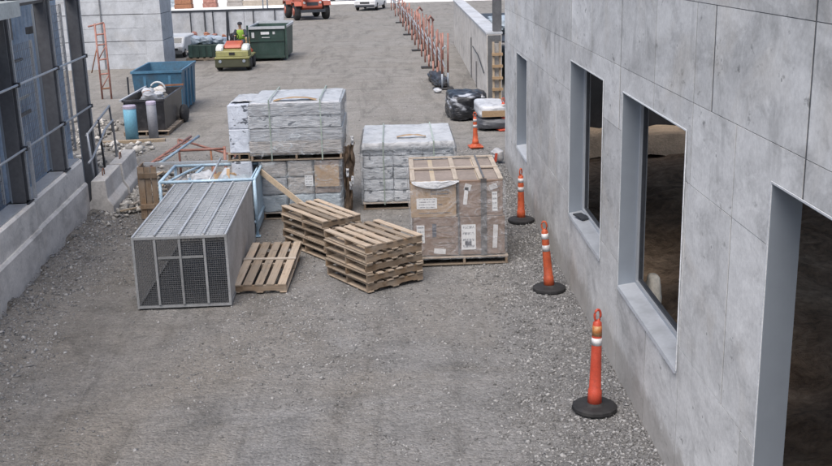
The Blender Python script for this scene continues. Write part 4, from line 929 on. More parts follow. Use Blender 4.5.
# ------------------------------------------------------------------ bins and drums
def skip(name, label, cat, x0, x1, y0, y1, h, mat, loc_r=0.0, taper=0.12, rim=0.06, ribs=True, fill=None):
    cx, cy = (x0 + x1) / 2, (y0 + y1) / 2; hx, hy = (x1 - x0) / 2, (y1 - y0) / 2
    t = thing(name, label, cat, (cx, cy, 0), loc_r); th = 0.04
    o = MB()
    lo = [(-hx + taper * 0.5, -hy + taper), (hx - taper * 0.5, -hy + taper), (hx - taper * 0.5, hy - taper), (-hx + taper * 0.5, hy - taper)]
    hi = [(-hx, -hy), (hx, -hy), (hx, hy), (-hx, hy)]
    ih = [(a * (1 - th / hx), c * (1 - th / hy)) for a, c in hi]; il = [(a * (1 - th / hx), c * (1 - th / hy)) for a, c in lo]
    z0 = 0.08
    vs = [(a, c, z0) for a, c in lo] + [(a, c, h) for a, c in hi] + [(a, c, h) for a, c in ih] + [(a, c, z0 + 0.05) for a, c in il]
    fs = [(0, 3, 2, 1), (12, 13, 14, 15)]
    for i in range(4):
        j = (i + 1) % 4; fs += [(i, j, 4 + j, 4 + i), (4 + i, 4 + j, 8 + j, 8 + i), (8 + i, 8 + j, 12 + j, 12 + i)]
    o.add(vs, fs); o.build('shell', mat, t)
    r = MB()
    for (a, c, e, f) in ((-hx - 0.03, hx + 0.03, -hy - 0.03, -hy + 0.03), (-hx - 0.03, hx + 0.03, hy - 0.03, hy + 0.03), (-hx - 0.03, -hx + 0.03, -hy + 0.03, hy - 0.03), (hx - 0.03, hx + 0.03, -hy + 0.03, hy - 0.03)): r.box(a, c, e, f, h - rim, h + 0.012)
    r.build('rim', mat, t)
    if ribs:
        for x in (-hx * 0.5, hx * 0.5): MB().box(x - 0.04, x + 0.04, -hy + taper * 0.4 - 0.035, -hy + taper + 0.02, 0.12, h - rim - 0.01).build('rib', mat, t)
        for y in (-hy * 0.45, 0.0, hy * 0.45): MB().box(hx - taper * 0.3, hx + 0.02, y - 0.04, y + 0.04, 0.12, h - rim - 0.01).build('rib', mat, t)
    for x in (-hx * 0.7, hx * 0.7): MB().box(x - 0.06, x + 0.06, -hy + 0.2, hy - 0.2, -0.01, 0.08).build('skid', 'steel_dk', t)
    if fill: sheet('contents', 16, 20, lambda u, v: Vector(((-hx + 0.1) + u * (2 * hx - 0.2), (-hy + 0.15) + v * (2 * hy - 0.3), h * fill + 0.12 * noise.noise(Vector((u * 6, v * 8, h))))), 'rubble', 0, t)
    return t
skip('skip_bin', 'open blue steel skip bin behind the black bin', 'skip bin', -8.05, -6.55, 31.7, 34.5, 1.36, 'blue_bin', R(2), fill=0.75)
bb = skip('scrap_bin', 'black steel bin of scrap in front of the blue skip', 'bin', -7.45, -6.35, 28.2, 30.9, 0.96, 'black_pl', R(1), 0.05, 0.05, False, 0.82)
MB().bar((-0.62, -1.38, 0.95), (-0.50, 1.38, 0.99), 0.06, 0.05).build('edge_timber', 'galv_l', bb)
MB().bar((-0.1, 1.3, 1.02), (0.62, 1.36, 1.03), 0.06, 0.05).build('edge_timber', 'rust', bb)
for k, (x, y) in enumerate(((-7.15, 30.0), (-6.9, 30.3), (-6.75, 29.4), (-7.0, 29.2), (-6.85, 28.8))):
    soft('scrap_lump', (0.3, 0.35, 0.28), ['wrap_wp', 'ply', 'wrap_wp', 'rust', 'wrap_g'][k], '%s lump of scrap in the black bin' % ['white rear', 'tan', 'white central', 'rusty', 'grey front'][k], 'scrap', None, (x, y, 0.78), k, amp=0.08, seed=k + 120, power=2.5, cuts=5)
hoop = MB().tube([(0.0 + 0.22 * math.cos(a), 0, 0.22 * math.sin(a)) for a in [i * math.pi / 10 for i in range(11)]], 0.03, 6)
one('bent_hose', hoop, 'wrap_wp' if False else 'white_paint', 'white bent hose looping up out of the black bin', 'hose', None, (-6.98, 30.5, 0.95), smooth=True)
wheel = MB().lathe([(0.05, -0.06), (0.24, -0.06), (0.27, 0.0), (0.24, 0.06), (0.05, 0.06)], 18)
one('wheel', wheel, 'black', 'black tyre leaning beside the black bin', 'tyre', None, (-6.22, 30.3, 0.27), (R(90), 0, R(80)), True)
pallet((-6.85, 29.5, -0.02), R(90), 'rough pallet under the black bin', 1.25, 2.8, 9, seed=66)
def drum(loc, r, h, mat, label):
    t = thing('drum', label, 'drum', loc)
    MB().lathe([(r, 0), (r, h - 0.09), (r * 0.985, h - 0.088)], 20).build('body', mat, t, True)
    MB().lathe([(r * 1.03, h - 0.085), (r * 1.04, h - 0.02), (r * 0.95, h)], 20).build('cap', 'lilac', t, False)
drum((-7.08, 27.45, 0.0), 0.17, 0.93, 'blue_tube', 'tall sky blue drum with a lilac cap in front of the black bin')
drum((-6.56, 27.7, 0.0), 0.13, 0.99, 'grey_tube', 'slim grey drum with a lilac cap in front of the black bin')
one('timber_block', MB().box(-0.95, 0.75, -0.09, 0.09, -0.02, 0.05), 'plank', 'flat timber lying under the two drums', 'timber', None, (-6.9, 27.15, 0), (0, 0, R(6)))
# red scaffold frame
sc = thing('scaffold_frame', 'rusty red scaffold frame standing against the pale block building', 'scaffold', (-10.0, 36.0, 0), R(-4))
for x in (-0.18, 0.14):
    MB().tube([(x, 0, -0.05), (x, 0, 2.58)], 0.035, 8).build('post', 'rust_red', sc, True)
MB().tube([(-0.42, 0, 2.48), (0.14, 0, 2.6)], 0.03, 8).build('rung', 'rust_red', sc, True)
for z in (0.35, 0.85, 1.35, 1.85, 2.2): MB().tube([(-0.18, 0, z), (0.14, 0, z + 0.03)], 0.028, 8).build('rung', 'rust_red' if z > 0.5 else 'rust', sc, True)
for z in (0.35, 1.35): MB().tube([(-0.18, 0, z), (0.14, 0.02, z + 0.5)], 0.02, 6).build('brace', 'rust_red', sc, True)
MB().tube([(-0.5, 0.1, 0.9), (-0.18, 0, 1.8)], 0.02, 6).build('brace', 'rust', sc, True)
one('stake', MB().tube([(0, 0, -0.1), (0.02, 0, 0.95)], 0.03, 6), 'steel_dk', 'thin dark stake left of the blue skip', 'stake', None, (-8.75, 34.0, 0))

# ------------------------------------------------------------------ pale block building, far left
pb = thing('block_building', 'pale grey concrete block building behind the scaffold frame', 'building', (-10.1, 46.0, 0))
zs = [-0.2, 0.62, 1.18, 1.75, 2.33, 2.9, 3.5, 4.6, 5.7]
for a, b_ in zip(zs, zs[1:]):
    xs = [-0.75, -3.5, -6.5, -10.5]
    for x1, x0 in zip(xs, xs[1:]): MB().box(x0 + 0.006, x1 - 0.006, 0, 0.25, a + (0.03 if a in (1.18, 2.33) else 0.006), b_ - 0.004).build('wall_panel', 'conc_far', pb)
MB().box(-10.5, -0.05, 0.02, 2.2, -0.2, 5.65).build('wall_core', 'conc_core', pb)
for a, b_ in zip([-0.2, 1.18, 2.33, 3.5], [1.18, 2.33, 3.5, 5.72]): MB().box(-0.74, 0.0, -0.06, 2.25, a + 0.02, b_).build('corner_pier', 'conc_far', pb)
MB().tube([(-2.6, -0.05, 0), (-2.6, -0.05, 5.6)], 0.03, 6).build('conduit', 'wire', pb)

# ------------------------------------------------------------------ green dumpster
dp = thing('dumpster', 'dark green dumpster with raised pale lid and side posts', 'dumpster', (-5.72, 49.2, 0), R(-1))
MB().prism([(-0.74, 0.12), (0.74, 0.12), (0.80, 1.50), (-0.80, 1.50)], -1.55, -1.50, 'y').build('front_panel', 'green_bin', dp)
for s in (-1, 1): MB().prism([(s * 0.74, 0.12), (s * 0.78, 0.12), (s * 0.84, 1.5), (s * 0.80, 1.5)], -1.50, 1.5, 'y').build('side_panel', 'green_bin', dp)
MB().prism([(-0.74, 0.12), (0.74, 0.12), (0.80, 1.50), (-0.80, 1.50)], 1.45, 1.5, 'y').build('back_panel', 'green_bin', dp); MB().box(-0.74, 0.74, -1.5, 1.45, 0.1, 0.16).build('floor', 'green_bin', dp)
MB().box(-0.88, 0.88, -1.62, -1.53, 1.44, 1.56).build('front_rim', 'galv_l', dp); MB().box(-0.88, 0.88, 1.50, 1.58, 1.44, 1.62).build('back_rim', 'galv_l', dp)
for s in (-1, 1):
    MB().box(s * 0.84 - 0.04, s * 0.84 + 0.04, -1.53, 1.5, 1.46, 1.56).build('side_rim', 'galv_l', dp); MB().box(s * 0.87 - 0.035, s * 0.87 + 0.035, -1.66, -1.56, 0.1, 1.62).build('post', 'green_bin', dp)
MB().box(-0.78, 0.78, -1.585, -1.555, 0.88, 0.95).build('front_rib', 'green_bin', dp); MB().box(-0.76, 0.76, -1.585, -1.555, 0.14, 0.24).build('front_rib', 'green_bin', dp)
MB().box(-0.7, 0.7, -1.5, 1.4, 1.28, 1.3).build('contents', 'wrap_g', dp)
for (a, c, e, f) in ((-0.28, 0.10, 1.20, 1.32), (-0.24, 0.12, 1.05, 1.08), (0.26, 0.36, 1.20, 1.32), (-0.70, -0.58, 1.05, 1.3)): MB().box(a, c, -1.575, -1.56, e, f).build('painted_mark', 'white_paint', dp)
for x in (-0.6, 0.6):
    for y in (-1.35, 1.3): MB().lathe([(0.03, -0.04), (0.1, -0.04), (0.1, 0.04), (0.03, 0.04)], 12).xf(Matrix.Translation((x, y, 0.1)) @ Matrix.Rotation(R(90), 4, 'Y')).build('caster', 'black', dp)

# ------------------------------------------------------------------ small yellow ride-on machine and its driver
mc = thing('ride_on_machine', 'small yellow ride-on machine with red hood and white fenders', 'machine', (-6.8, 44.9, 0), R(180))
MB().box(-0.72, 0.72, 0.85, 1.2, 0.16, 0.50).build('bumper', 'olive', mc, bevel=0.03); MB().box(-0.73, 0.73, -0.9, 1.22, 0.505, 0.60).build('chassis', 'machine_yel', mc, bevel=0.02)
MB().prism([(0.15, 0.60), (1.12, 0.60), (1.08, 0.82), (0.75, 0.9), (0.15, 0.92)], -0.68, 0.68, 'x').build('body', 'machine_yel', mc, bevel=0.02)
MB().prism([(0.1, 0.92), (0.80, 0.91), (0.72, 1.08), (0.1, 1.2)], -0.36, 0.36, 'x').build('hood', 'machine_red', mc, bevel=0.04)
for s in (-1, 1):
    MB().prism([(0.3, 0.78), (1.06, 0.80), (0.98, 1.0), (0.7, 1.1), (0.3, 1.08)], s * 0.54 - 0.15, s * 0.54 + 0.15, 'x').build('fender', 'cream', mc, bevel=0.06)
    for y in (-0.55, 0.6):
        wh = MB().lathe([(0.06, -0.11), (0.27, -0.11), (0.30, -0.06), (0.30, 0.06), (0.27, 0.11), (0.06, 0.11)], 18).xf(Matrix.Translation((s * 0.62, y, 0.30)) @ Matrix.Rotation(R(90), 4, 'Y')).build('tyre', 'black', mc, True)
MB().box(-0.32, 0.32, -0.6, -0.1, 0.60, 0.98).build('seat', 'black_pl', mc, bevel=0.03); MB().box(-0.32, 0.32, -0.75, -0.62, 0.6, 1.45).build('seat_back', 'black_pl', mc, bevel=0.03)
MB().tube([(0, 0.2, 1.0), (0, 0.02, 1.35)], 0.025, 6).build('steering_column', 'steel_dk', mc); MB().tube([(0.17 * math.cos(i * 0.524), 0.02 + 0.08 * math.sin(i * 0.524), 1.36 + 0.15 * math.sin(i * 0.524)) for i in range(13)], 0.016, 6, False).build('steering_wheel', 'black', mc)
MB().tube([(0.38, -0.3, 0.6), (0.30, -0.32, 2.4)], 0.05, 6).build('mast', 'steel_dk', mc)
MB().box(-0.12, 0.12, 1.125, 1.14, 0.68, 0.78).build('number_plate', 'black_pl', mc)
for s in (-1, 1): MB().lathe([(0.07, 0), (0.06, 0.02)], 12).xf(Matrix.Translation((s * 0.5, 1.2, 0.42)) @ Matrix.Rotation(R(-90), 4, 'X')).build('headlamp', 'galv', mc)
def person_seated(loc, rz):
    t = thing('person', 'driver in a lime vest and dark cap seated on the yellow machine', 'person', loc, rz)
    jo = {'pel': (0, 0, 0.1), 'wst': (0, 0.0, 0.28), 'chs': (0, 0.02, 0.5), 'nck': (0, 0.03, 0.62), 'chn': (0, 0.05, 0.69), 'hd': (0, 0.05, 0.8), 'top': (0, 0.04, 0.88)}
    rad = {'pel': 0.15, 'wst': 0.135, 'chs': 0.15, 'nck': 0.055, 'chn': 0.065, 'hd': 0.085, 'top': 0.06}
    E = [('pel', 'wst'), ('wst', 'chs'), ('chs', 'nck'), ('nck', 'chn'), ('chn', 'hd'), ('hd', 'top')]
    for s, n in ((-1, 'l'), (1, 'r')):
        for k, p, r in (('sh', (s * 0.2, 0.02, 0.55), 0.06), ('el', (s * 0.27, 0.16, 0.33), 0.045), ('wr', (s * 0.18, 0.42, 0.36), 0.032), ('hn', (s * 0.16, 0.50, 0.38), 0.035), ('hp', (s * 0.1, 0.03, 0.08), 0.09), ('kn', (s * 0.14, 0.46, 0.10), 0.065), ('an', (s * 0.14, 0.52, -0.32), 0.045), ('to', (s * 0.14, 0.68, -0.36), 0.04)):
            jo[k + n] = p; rad[k + n] = r
        E += [('chs', 'sh' + n), ('sh' + n, 'el' + n), ('el' + n, 'wr' + n), ('wr' + n, 'hn' + n), ('pel', 'hp' + n), ('hp' + n, 'kn' + n), ('kn' + n, 'an' + n), ('an' + n, 'to' + n)]
    keys = list(jo); me = bpy.data.meshes.new('body'); me.from_pydata([jo[k] for k in keys], [(keys.index(a), keys.index(b)) for a, b in E], [])
    o = obj('body', me, t); sk = o.modifiers.new('skin', 'SKIN'); sd = o.modifiers.new('sub', 'SUBSURF'); sd.levels = sd.render_levels = 2
    for i, k in enumerate(keys): me.skin_vertices[0].data[i].radius = (rad[k], rad[k] * (0.75 if k in ('chs', 'wst', 'pel') else 1))
    me.skin_vertices[0].data[0].use_root = True
    for mm in ('skin',): me.materials.append(M[mm])
    MB().lathe([(0.185, 0.14), (0.18, 0.3), (0.205, 0.46), (0.19, 0.56), (0.08, 0.62)], 16).xf(Matrix.Diagonal((1, 0.78, 1, 1))).build('vest', 'lime', t, True)
    for s in (-1, 1):
        MB().tube([(s * 0.17, 0.02, 0.56), (s * 0.27, 0.15, 0.34), (s * 0.2, 0.36, 0.35)], [0.085, 0.066, 0.05], 10).build('sleeve', 'navy', t, True)
        MB().tube([(s * 0.08, 0.0, 0.09), (s * 0.14, 0.46, 0.11), (s * 0.14, 0.52, -0.3)], [0.115, 0.09, 0.07], 10).build('trouser_leg', 'navy', t, True)
    MB().lathe([(0.105, 0.80), (0.108, 0.84), (0.09, 0.90), (0.03, 0.925)], 14, (0, 0.045, 0)).build('cap', 'hair', t, True)
    MB().box(-0.07, 0.07, 0.12, 0.22, 0.815, 0.83).build('cap_brim', 'hair', t)
    return t
person_seated((-6.6, 45.3, 1.02), R(180))

# ------------------------------------------------------------------ clutter behind the machine
pl = thing('plant_crate', 'dark crate heaped with blue and white sacks beside the yellow machine', 'crate', (-8.85, 49.4, 0))
MB().box(-0.75, 0.75, -0.6, 0.6, 0.13, 0.72).build('crate', 'green_bin', pl, bevel=0.02)
for k in range(5): MB().box(-0.72 + k * 0.30, -0.54 + k * 0.30, -0.64, -0.605, 0.16, 0.7).build('slat', 'green_bin', pl)
pallet((-8.85, 49.4, -0.01), R(0), 'reddish pallet under the dark crate of sacks', 1.4, 1.7, 6, seed=67)
for k, (x, y, c) in enumerate(((-9.25, 49.3, 'leftmost'), (-8.85, 49.2, 'central'), (-8.45, 49.4, 'rightmost'))): soft('heaped_sack', (0.5, 0.8, 0.4), 'bag_blue', '%s blue and white sack heaped in the dark crate' % c, 'sack', None, (x, y, 0.70), k, amp=0.07, seed=140 + k, power=3, cuts=7)
soft('heaped_sack', (0.8, 0.7, 0.5), 'wrap_w', 'white patterned sack behind the yellow machine', 'sack', None, (-7.15, 47.4, 0.75), 0.2, amp=0.07, seed=150, power=3, cuts=7)
one('stacked_crate', MB().box(-0.6, 0.6, -0.5, 0.5, 0, 0.76), 'green_bin', 'dark crate under the white patterned sack behind the machine', 'crate', None, (-7.2, 47.4, 0), bevel=0.02)
soft('red_sack', (0.45, 0.6, 0.75), 'machine_red', 'red sack between the yellow machine and the dumpster', 'sack', None, (-6.62, 47.3, 0.0), 0.2, amp=0.07, seed=152, power=3, cuts=7)
clut = [('plank_pile', 'plank', (-8.2, 52.6), (1.6, 0.7, 0.35), 'brown plank pile behind the dark crate'), ('cement_crate', 'wrap_t', (-9.7, 53.4), (0.9, 0.8, 0.7), 'taupe wrapped crate near the boundary wall'),
        ('pipe_bundle', 'galv_l', (-7.5, 51.2), (1.2, 0.5, 0.4), 'grey pipe bundle behind the patterned sack'), ('red_crate', 'rust_red', (-10.9, 55.0), (0.8, 0.7, 0.6), 'rusty red crate at the foot of the boundary wall'),
        ('blue_crate', 'blue_cont', (-8.9, 54.6), (0.7, 0.7, 0.6), 'faded blue crate in front of the boundary wall'), ('tan_crate', 'card', (-7.4, 54.8), (0.8, 0.6, 0.55), 'tan crate in front of the boundary wall')]
for n_, m_, (x, y), (a, b_, h), lab in clut:
    t = thing(n_, lab, n_.split('_')[1], (x, y, 0), random.uniform(-0.3, 0.3)); q = 4
    for k in range(q):
        z = h / q * k; e = random.uniform(-0.04, 0.04)
        MB().box(-a / 2 + e, a / 2 + e, -b_ / 2, b_ / 2, z, z + h / q - 0.012).build('layer', m_, t, bevel=0.01)
# fence wall with dark posts behind
fw = thing('boundary_wall', 'long pale grey boundary wall with dark thin posts beyond the bins', 'wall', (0, 59, 0))
xs = np.linspace(-24, -6.1, 9)
for a, b_ in zip(xs, xs[1:]): MB().box(a + 0.01, b_ - 0.01, 0, 0.2, -0.2, 1.70).build('wall_panel', 'conc_far', fw)
MB().box(-24, -6.1, -0.03, 0.23, 1.70, 1.80).build('coping', 'steel_dk', fw)
for x in (-11.3, -10.5, -10.05, -9.2, -7.8, -6.6): MB().tube([(x, -0.12, -0.1), (x, -0.12, 1.78)], 0.035, 6).build('post', 'steel_dk', fw)
for x in (-7.25, -7.0): MB().tube([(x, 0.1, 1.6), (x, 0.1, 2.35)], 0.04, 6).build('post', 'galv', fw)
onumb = ['first', 'second', 'third', 'fourth', 'fifth', 'sixth', 'seventh', 'eighth', 'ninth']
for k in range(9):
    x = -11.7 + k * 0.33
    soft('orange_bundle', (0.34, 0.4, 0.4), 'net' if k % 3 else 'rust_red', '%s netting bundle, %s from the left along the boundary wall' % ('orange' if k % 3 else 'dull red', onumb[k]), 'netting', 'orange netting bundles', (x, 56.5 + random.uniform(-0.4, 0.4), 0.28 + random.uniform(-0.25, 0.2)), k, amp=0.12, seed=160 + k, power=2.4, cuts=6)
# white van nose beside the pale building
def vehicle(name, label, cat, loc, rz, body, L, W, prof, cab, wheels, wr, wt=0.2):
    t = thing(name, label, cat, loc, rz)
    MB().prism(prof, -W / 2, W / 2, 'x').build('body', body, t, bevel=0.05)
    MB().prism(cab, -W / 2 + 0.1, W / 2 - 0.1, 'x').build('cabin_glass', 'glass', t, bevel=0.04)
    for s in (-1, 1):
        for y in wheels:
            w = MB().lathe([(0.05, -wt / 2), (wr - 0.04, -wt / 2), (wr, -wt / 4), (wr, wt / 4), (wr - 0.04, wt / 2), (0.05, wt / 2)], 20).xf(Matrix.Translation((s * (W / 2 - wt / 2 + 0.02), y, wr)) @ Matrix.Rotation(R(90), 4, 'Y')).build('tyre', 'black', t, True)
            MB().lathe([(0.02, -0.02), (wr * 0.55, -0.02), (wr * 0.5, 0.02), (0.02, 0.02)], 16).xf(Matrix.Translation((s * (W / 2 + 0.03), y, wr)) @ Matrix.Rotation(R(90), 4, 'Y')).build('rim', 'chrome', w)
    return t
van = vehicle('utility_cart', 'low white utility cart beside the pale block building', 'cart', (-10.62, 51.6, 0), R(178), 'white_paint', 2.6, 1.1,
        [(-1.3, 0.24), (1.3, 0.24), (1.34, 0.52), (1.05, 0.66), (0.75, 0.98), (-1.3, 1.0)], [(0.74, 0.66), (1.05, 0.67), (0.80, 0.93), (0.66, 0.93)], (-0.9, 0.9), 0.22, 0.14)
MB().box(-0.5, 0.5, 1.33, 1.40, 0.2, 0.34).build('bumper', 'wire', van); MB().box(-0.3, 0.3, 1.335, 1.35, 0.36, 0.46).build('grille', 'black', van)
for s_ in (-1, 1): MB().box(s_ * 0.42 - 0.09, s_ * 0.42 + 0.09, 1.32, 1.345, 0.40, 0.52).build('headlight', 'reflect', van)

# ------------------------------------------------------------------ telehandler and cars far off
th = thing('telehandler', 'orange red telehandler with large black tyres far up the yard', 'telehandler', (-6.45, 79.0, 0), R(196)); th.scale = (1.22, 1.22, 1.22)
MB().prism([(-2.1, 0.5), (1.6, 0.45), (1.85, 0.75), (1.7, 1.25), (0.9, 1.35), (-2.1, 1.6)], -0.62, 0.62, 'x').build('chassis', 'machine_red', th, bevel=0.05)
MB().prism([(-0.6, 1.3), (0.7, 1.3), (0.6, 2.3), (-0.5, 2.35)], -0.62, 0.1, 'x').build('cab', 'glass', th, bevel=0.04); MB().box(-0.64, 0.12, -0.55, 0.65, 2.34, 2.44).build('cab_roof', 'machine_red', th, bevel=0.02)
MB().bar((0.4, -2.0, 1.75), (0.4, 2.2, 1.35), 0.28, 0.32).build('boom', 'machine_red', th)
MB().box(-0.75, 0.75, 1.75, 1.95, 0.45, 0.62).build('front_axle', 'steel_dk', th)
for s in (-1, 1):
    for y in (-1.45, 1.35):
        w = MB().lathe([(0.1, -0.18), (0.43, -0.18), (0.5, -0.1), (0.5, 0.1), (0.43, 0.18), (0.1, 0.18)], 20).xf(Matrix.Translation((s * 0.88, y, 0.5)) @ Matrix.Rotation(R(90), 4, 'Y')).build('tyre', 'black', th, True)
        MB().lathe([(0.03, -0.02), (0.24, -0.02), (0.22, 0.03), (0.03, 0.03)], 16).xf(Matrix.Translation((s * 1.08, y, 0.5)) @ Matrix.Rotation(R(90), 4, 'Y')).build('rim', 'machine_red', w)
        MB().prism([(y - 0.62, 0.85), (y - 0.5, 1.08), (y + 0.5, 1.08), (y + 0.62, 0.85), (y + 0.55, 0.83), (y + 0.45, 1.02), (y - 0.45, 1.02), (y - 0.55, 0.83)], s * 0.88 - 0.22, s * 0.88 + 0.22, 'x').build('mudguard', 'machine_red', th)
MB().box(-0.35, 0.35, 1.80, 1.84, 0.85, 1.05).build('grille', 'steel_dk', th)
for s in (-1, 1): MB().lathe([(0.08, 0), (0.07, 0.03)], 12).xf(Matrix.Translation((s * 0.48, 1.8, 1.02)) @ Matrix.Rotation(R(-90), 4, 'X')).build('headlamp', 'reflect', th)
MB().tube([(-0.62, 0.6, 1.5), (-1.15, 0.7, 1.6)], 0.02, 6).build('mirror_arm', 'steel_dk', th)
car_prof = [(-2.2, 0.32), (2.1, 0.28), (2.25, 0.5), (2.15, 0.82), (1.0, 0.98), (0.3, 1.42), (-1.3, 1.45), (-2.1, 1.0), (-2.25, 0.7)]
car_cab = [(0.95, 1.0), (0.32, 1.40), (-1.28, 1.43), (-1.9, 1.03)]
def car(label, loc, rz, body):
    c = vehicle('parked_car', label, 'car', loc, rz, body, 4.4, 1.8, car_prof, car_cab, (-1.35, 1.35), 0.33)
    MB().box(-0.78, 0.78, 2.18, 2.27, 0.28, 0.48).build('bumper', 'steel_dk', c, bevel=0.02); MB().box(-0.4, 0.4, 2.2, 2.235, 0.56, 0.72).build('grille', 'black', c)
    for s in (-1, 1): MB().box(s * 0.66 - 0.16, s * 0.66 + 0.16, 2.12, 2.22, 0.6, 0.74).build('headlight', 'reflect', c); MB().box(s * 0.97 - 0.06, s * 0.97 + 0.06, 0.7, 0.82, 0.98, 1.1).build('mirror', body, c)
    return c
car('white car facing the yard near the red fence posts', (-1.85, 89.2, 0), R(168), 'car_white')
car('dark red car parked far beyond the telehandler', (-4.6, 106, 0.03), R(90), 'car_red')
for k, (x, m, lab, w) in enumerate(((-19.5, 'rust', 'rusty brown stack of site materials beyond the boundary wall', 1.6), (-17.2, 'rust_red', 'dull red stack of site materials beyond the boundary wall', 1.3), (-15.0, 'wrap_t', 'taupe stack of site materials beyond the boundary wall', 1.5), (-21.5, 'wrap_b', 'bluish stack of site materials at the far left', 1.4))):
    t = thing('material_stack', lab, 'stack', (x, 99 + k, 0.03))
    for q in range(3): MB().box(-w / 2 + 0.05 * q, w / 2 - 0.04 * q, -0.6, 0.6, q * 0.42, q * 0.42 + 0.40).build('layer', m, t, bevel=0.03)
one('timber_stack', MB().box(-3.4, 3.4, -0.5, 0.5, 0, 0.5), 'batten_x', 'long pale timber stack beyond the boundary wall', 'timber', None, (-11.0, 101, 0.03), bevel=0.02)

# ------------------------------------------------------------------ red fence posts and rails
FP = [(1.74, 35.9), (1.67, 38.1), (1.60, 40.3), (1.52, 42.8), (1.44, 45.2), (1.36, 47.8), (1.28, 50.5), (1.19, 53.8), (1.10, 57.0), (0.98, 60.5), (0.86, 64.0), (0.72, 67.5), (0.58, 71.0), (0.28, 78.5), (-0.02, 87.0)]
onm = ['nearest', 'second', 'third', 'fourth', 'fifth', 'sixth', 'seventh', 'eighth', 'ninth', 'tenth', 'eleventh', 'twelfth', 'thirteenth', 'fourteenth', 'farthest']
for k, (x, y) in enumerate(FP):
    h = (1.95 if k < 7 else 1.7) + random.uniform(-0.12, 0.08)
    t = thing('fence_post', '%s red barrier post pair along the right edge of the yard' % onm[k], 'barrier post', (x, y, 0), R(2), 'red barrier posts')
    for q, dx in enumerate((-0.10, 0.13)):
        MB().tube([(dx, q * 0.3, 0.55), (dx + random.uniform(-0.05, 0.06), q * 0.3 + random.uniform(-0.1, 0.1), h - random.uniform(0, 0.22) * q)], 0.032 + 0.008 * (k > 6), 8).build('post', 'rust_red', t, True)
        MB().tube([(dx, q * 0.3, 0.0), (dx, q * 0.3, 0.55)], 0.036 + 0.008 * (k > 6), 8).build('lower_post', 'galv' if k == 0 else 'rust_red', t, True)
    if k in (3, 6): MB().tube([(-0.10, 0, h - 0.05), (0.0, 0.1, h + 0.10), (0.15, 0.3, h - 0.08)], 0.045, 8).build('arch', 'rust_red', t, True)
    if k % 3 == 0: MB().box(-0.42, 0.3, -0.15, 0.35, 0.0, 0.06).build('foot', 'black', t, bevel=0.02)
    if k < len(FP) - 1:
        dx, dy = FP[k + 1][0] - x, FP[k + 1][1] - y
        MB().bar((0, 0, 0.75), (dx, dy, 1.25), 0.03, 0.07).build('rail', 'pipe', t); MB().bar((0.02, 0, 1.5), (dx + 0.02, dy, 1.05), 0.03, 0.07).build('rail', 'rust_red' if k % 2 else 'pipe', t)
soft('black_sandbag', (0.5, 3.2, 0.4), 'black_pl', 'black silt sock lying at the foot of the nearest red posts', 'silt sock', None, (1.55, 37.6, -0.05), 0.08, amp=0.12, seed=200, power=2.6, cuts=9)
soft('white_sandbag', (0.24, 0.3, 0.14), 'wrap_wp', 'small white bag at the foot of the nearest red post', 'bag', None, (1.45, 35.2, 0), 0.4, amp=0.06, seed=201, power=2.6, cuts=6)

# ------------------------------------------------------------------ retaining wall, columns, formwork on the far right
rw = thing('retaining_wall', 'grey cast concrete retaining wall beyond the building corner', 'wall', (2.84, 31.8, 0), R(-0.7))
ys = [0.0, 2.3, 4.7, 7.2, 9.8, 12.6, 15.6, 18.8, 22.0]
for a, b_ in zip(ys, ys[1:]): MB().box(0, 0.45, a + 0.008, b_ - 0.008, -0.2, 2.18).build('wall_panel', 'conc_left', rw)
MB().box(0.02, 0.43, 0.0, 22.0, -0.2, 2.15).build('wall_core', 'conc_core', rw)
MB().box(-0.03, 0.48, 0.0, 22.0, 2.18, 2.24).build('coping', 'conc_far', rw)
MB().tube([(-0.03, 6.5, 1.25), (-0.03, 3.5, 1.2), (-0.03, 1.0, 0.9)], 0.018, 6).build('cable', 'steel_dk', rw); MB().tube([(-0.03, 7.4, 0.0), (-0.03, 7.4, 1.5)], 0.025, 6).build('stake', 'wire', rw); MB().tube([(-0.03, 4.6, 0.0), (-0.03, 4.6, 0.9)], 0.025, 6).build('stake', 'wire', rw)
MB().box(0.1, 0.3, 21.5, 21.9, 2.24, 2.5).build('lifting_block', 'steel_dk', rw)
one('dark_sheet', MB().box(0, 6, 0, 16, 0, 0.06), 'steel_dk', 'dark covered deck behind the retaining wall', 'deck', None, (3.4, 36.0, 1.55))
soft('tarp_heap', (1.2, 3.0, 0.6), 'wrap_b', 'grey blue tarpaulin heap on the dark deck behind the retaining wall', 'tarpaulin', None, (4.3, 40, 1.6), 0.1, amp=0.2, seed=210, power=2.6, cuts=8)
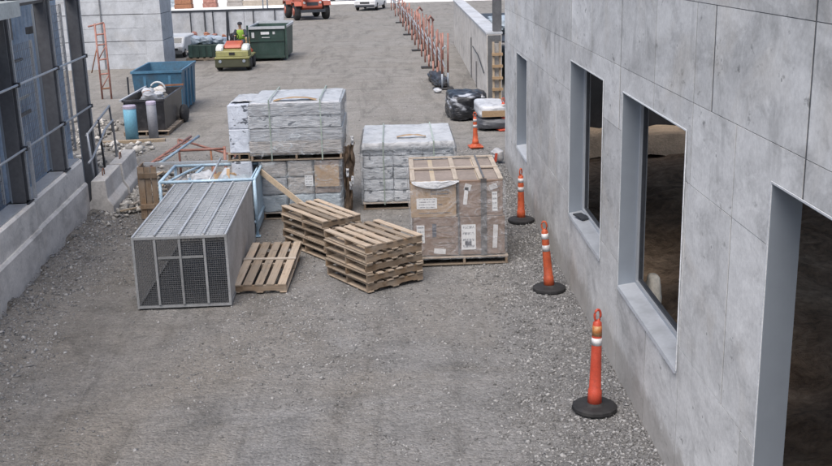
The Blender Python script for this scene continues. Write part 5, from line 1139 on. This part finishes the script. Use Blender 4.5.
for k, (x, y, lab) in enumerate(((3.18, 31.6, 'dark steel column rising beside the end of the retaining wall'), (3.62, 30.9, 'dark steel column close behind the building corner'))):
    t = thing('steel_column', lab, 'column', (x, y, 0)); z0 = -0.1 if k else 2.245
    if not k: t.location.y = 32.1
    MB().box(-0.13, 0.13, -0.14, -0.12, z0, 7).build('flange', 'steel_col', t); MB().box(-0.13, 0.13, 0.12, 0.14, z0, 7).build('flange', 'steel_col', t); MB().box(-0.01, 0.01, -0.12, 0.12, z0, 7).build('web', 'steel_col', t)
fm = thing('formwork', 'yellowish timber formwork standing beside the retaining wall end', 'formwork', (3.02, 30.7, 0), R(4))
MB().box(-0.12, 0.12, 0.0, 0.03, 0, 2.0).build('panel', 'ply', fm)
for x in (-0.1, 0.1): MB().box(x - 0.03, x + 0.03, -0.07, -0.002, 0, 2.05).build('stud', 'plank', fm)
for z in (0.3, 0.62, 0.95, 1.3, 1.65): MB().box(-0.15, 0.17, -0.13, -0.072, z, z + 0.08).build('waler', 'card', fm)
# black and white wrapped bundles
soft('wrapped_bale', (0.88, 1.6, 0.74), 'bale_bw', 'black polythene wrapped bale with white patches in front of the retaining wall', 'bale', None, (1.95, 29.7, 0), 0.08, amp=0.06, seed=220, power=7, cuts=16, freq=4)
soft('wrapped_bale', (0.55, 1.0, 0.66), 'bale_bw', 'smaller black and white wrapped bale behind the larger one', 'bale', None, (2.42, 30.5, 0), 0.0, amp=0.06, seed=221, power=4, cuts=9)
soft('wrapped_bale', (0.95, 1.5, 0.34), 'wrap_bw', 'low black wrapped bundle under the white topped bale', 'bale', None, (2.62, 27.9, 0), 0.05, amp=0.05, seed=222, power=4, cuts=9)
soft('wrapped_bale', (0.80, 1.5, 0.36), 'wrap_wp', 'white topped bale with tan sides stacked on the low black bundle', 'bale', None, (2.58, 27.95, 0.33), 0.05, amp=0.03, seed=223, power=6, cuts=9)
one('carton_edge', MB().box(-0.32, 0.30, -0.02, 0.0, 0, 0.16), 'card', 'tan carton edge under the white topped bale', 'cardboard', None, (2.60, 27.2, 0.38), (0, 0, 0.05))
soft('torn_bag', (0.22, 0.4, 0.32), 'reflect', 'small white and red torn bag at the foot of the building corner', 'bag', None, (2.27, 23.0, 0), 0.3, amp=0.05, seed=224, power=3, cuts=6)
one('red_patch', MB().box(-0.03, 0.03, -0.01, 0.0, 0.06, 0.26), 'orange_red', 'red printed strip on the torn bag at the building corner', 'printed strip', None, (2.19, 22.77, 0), (0, 0.15, 0.2))
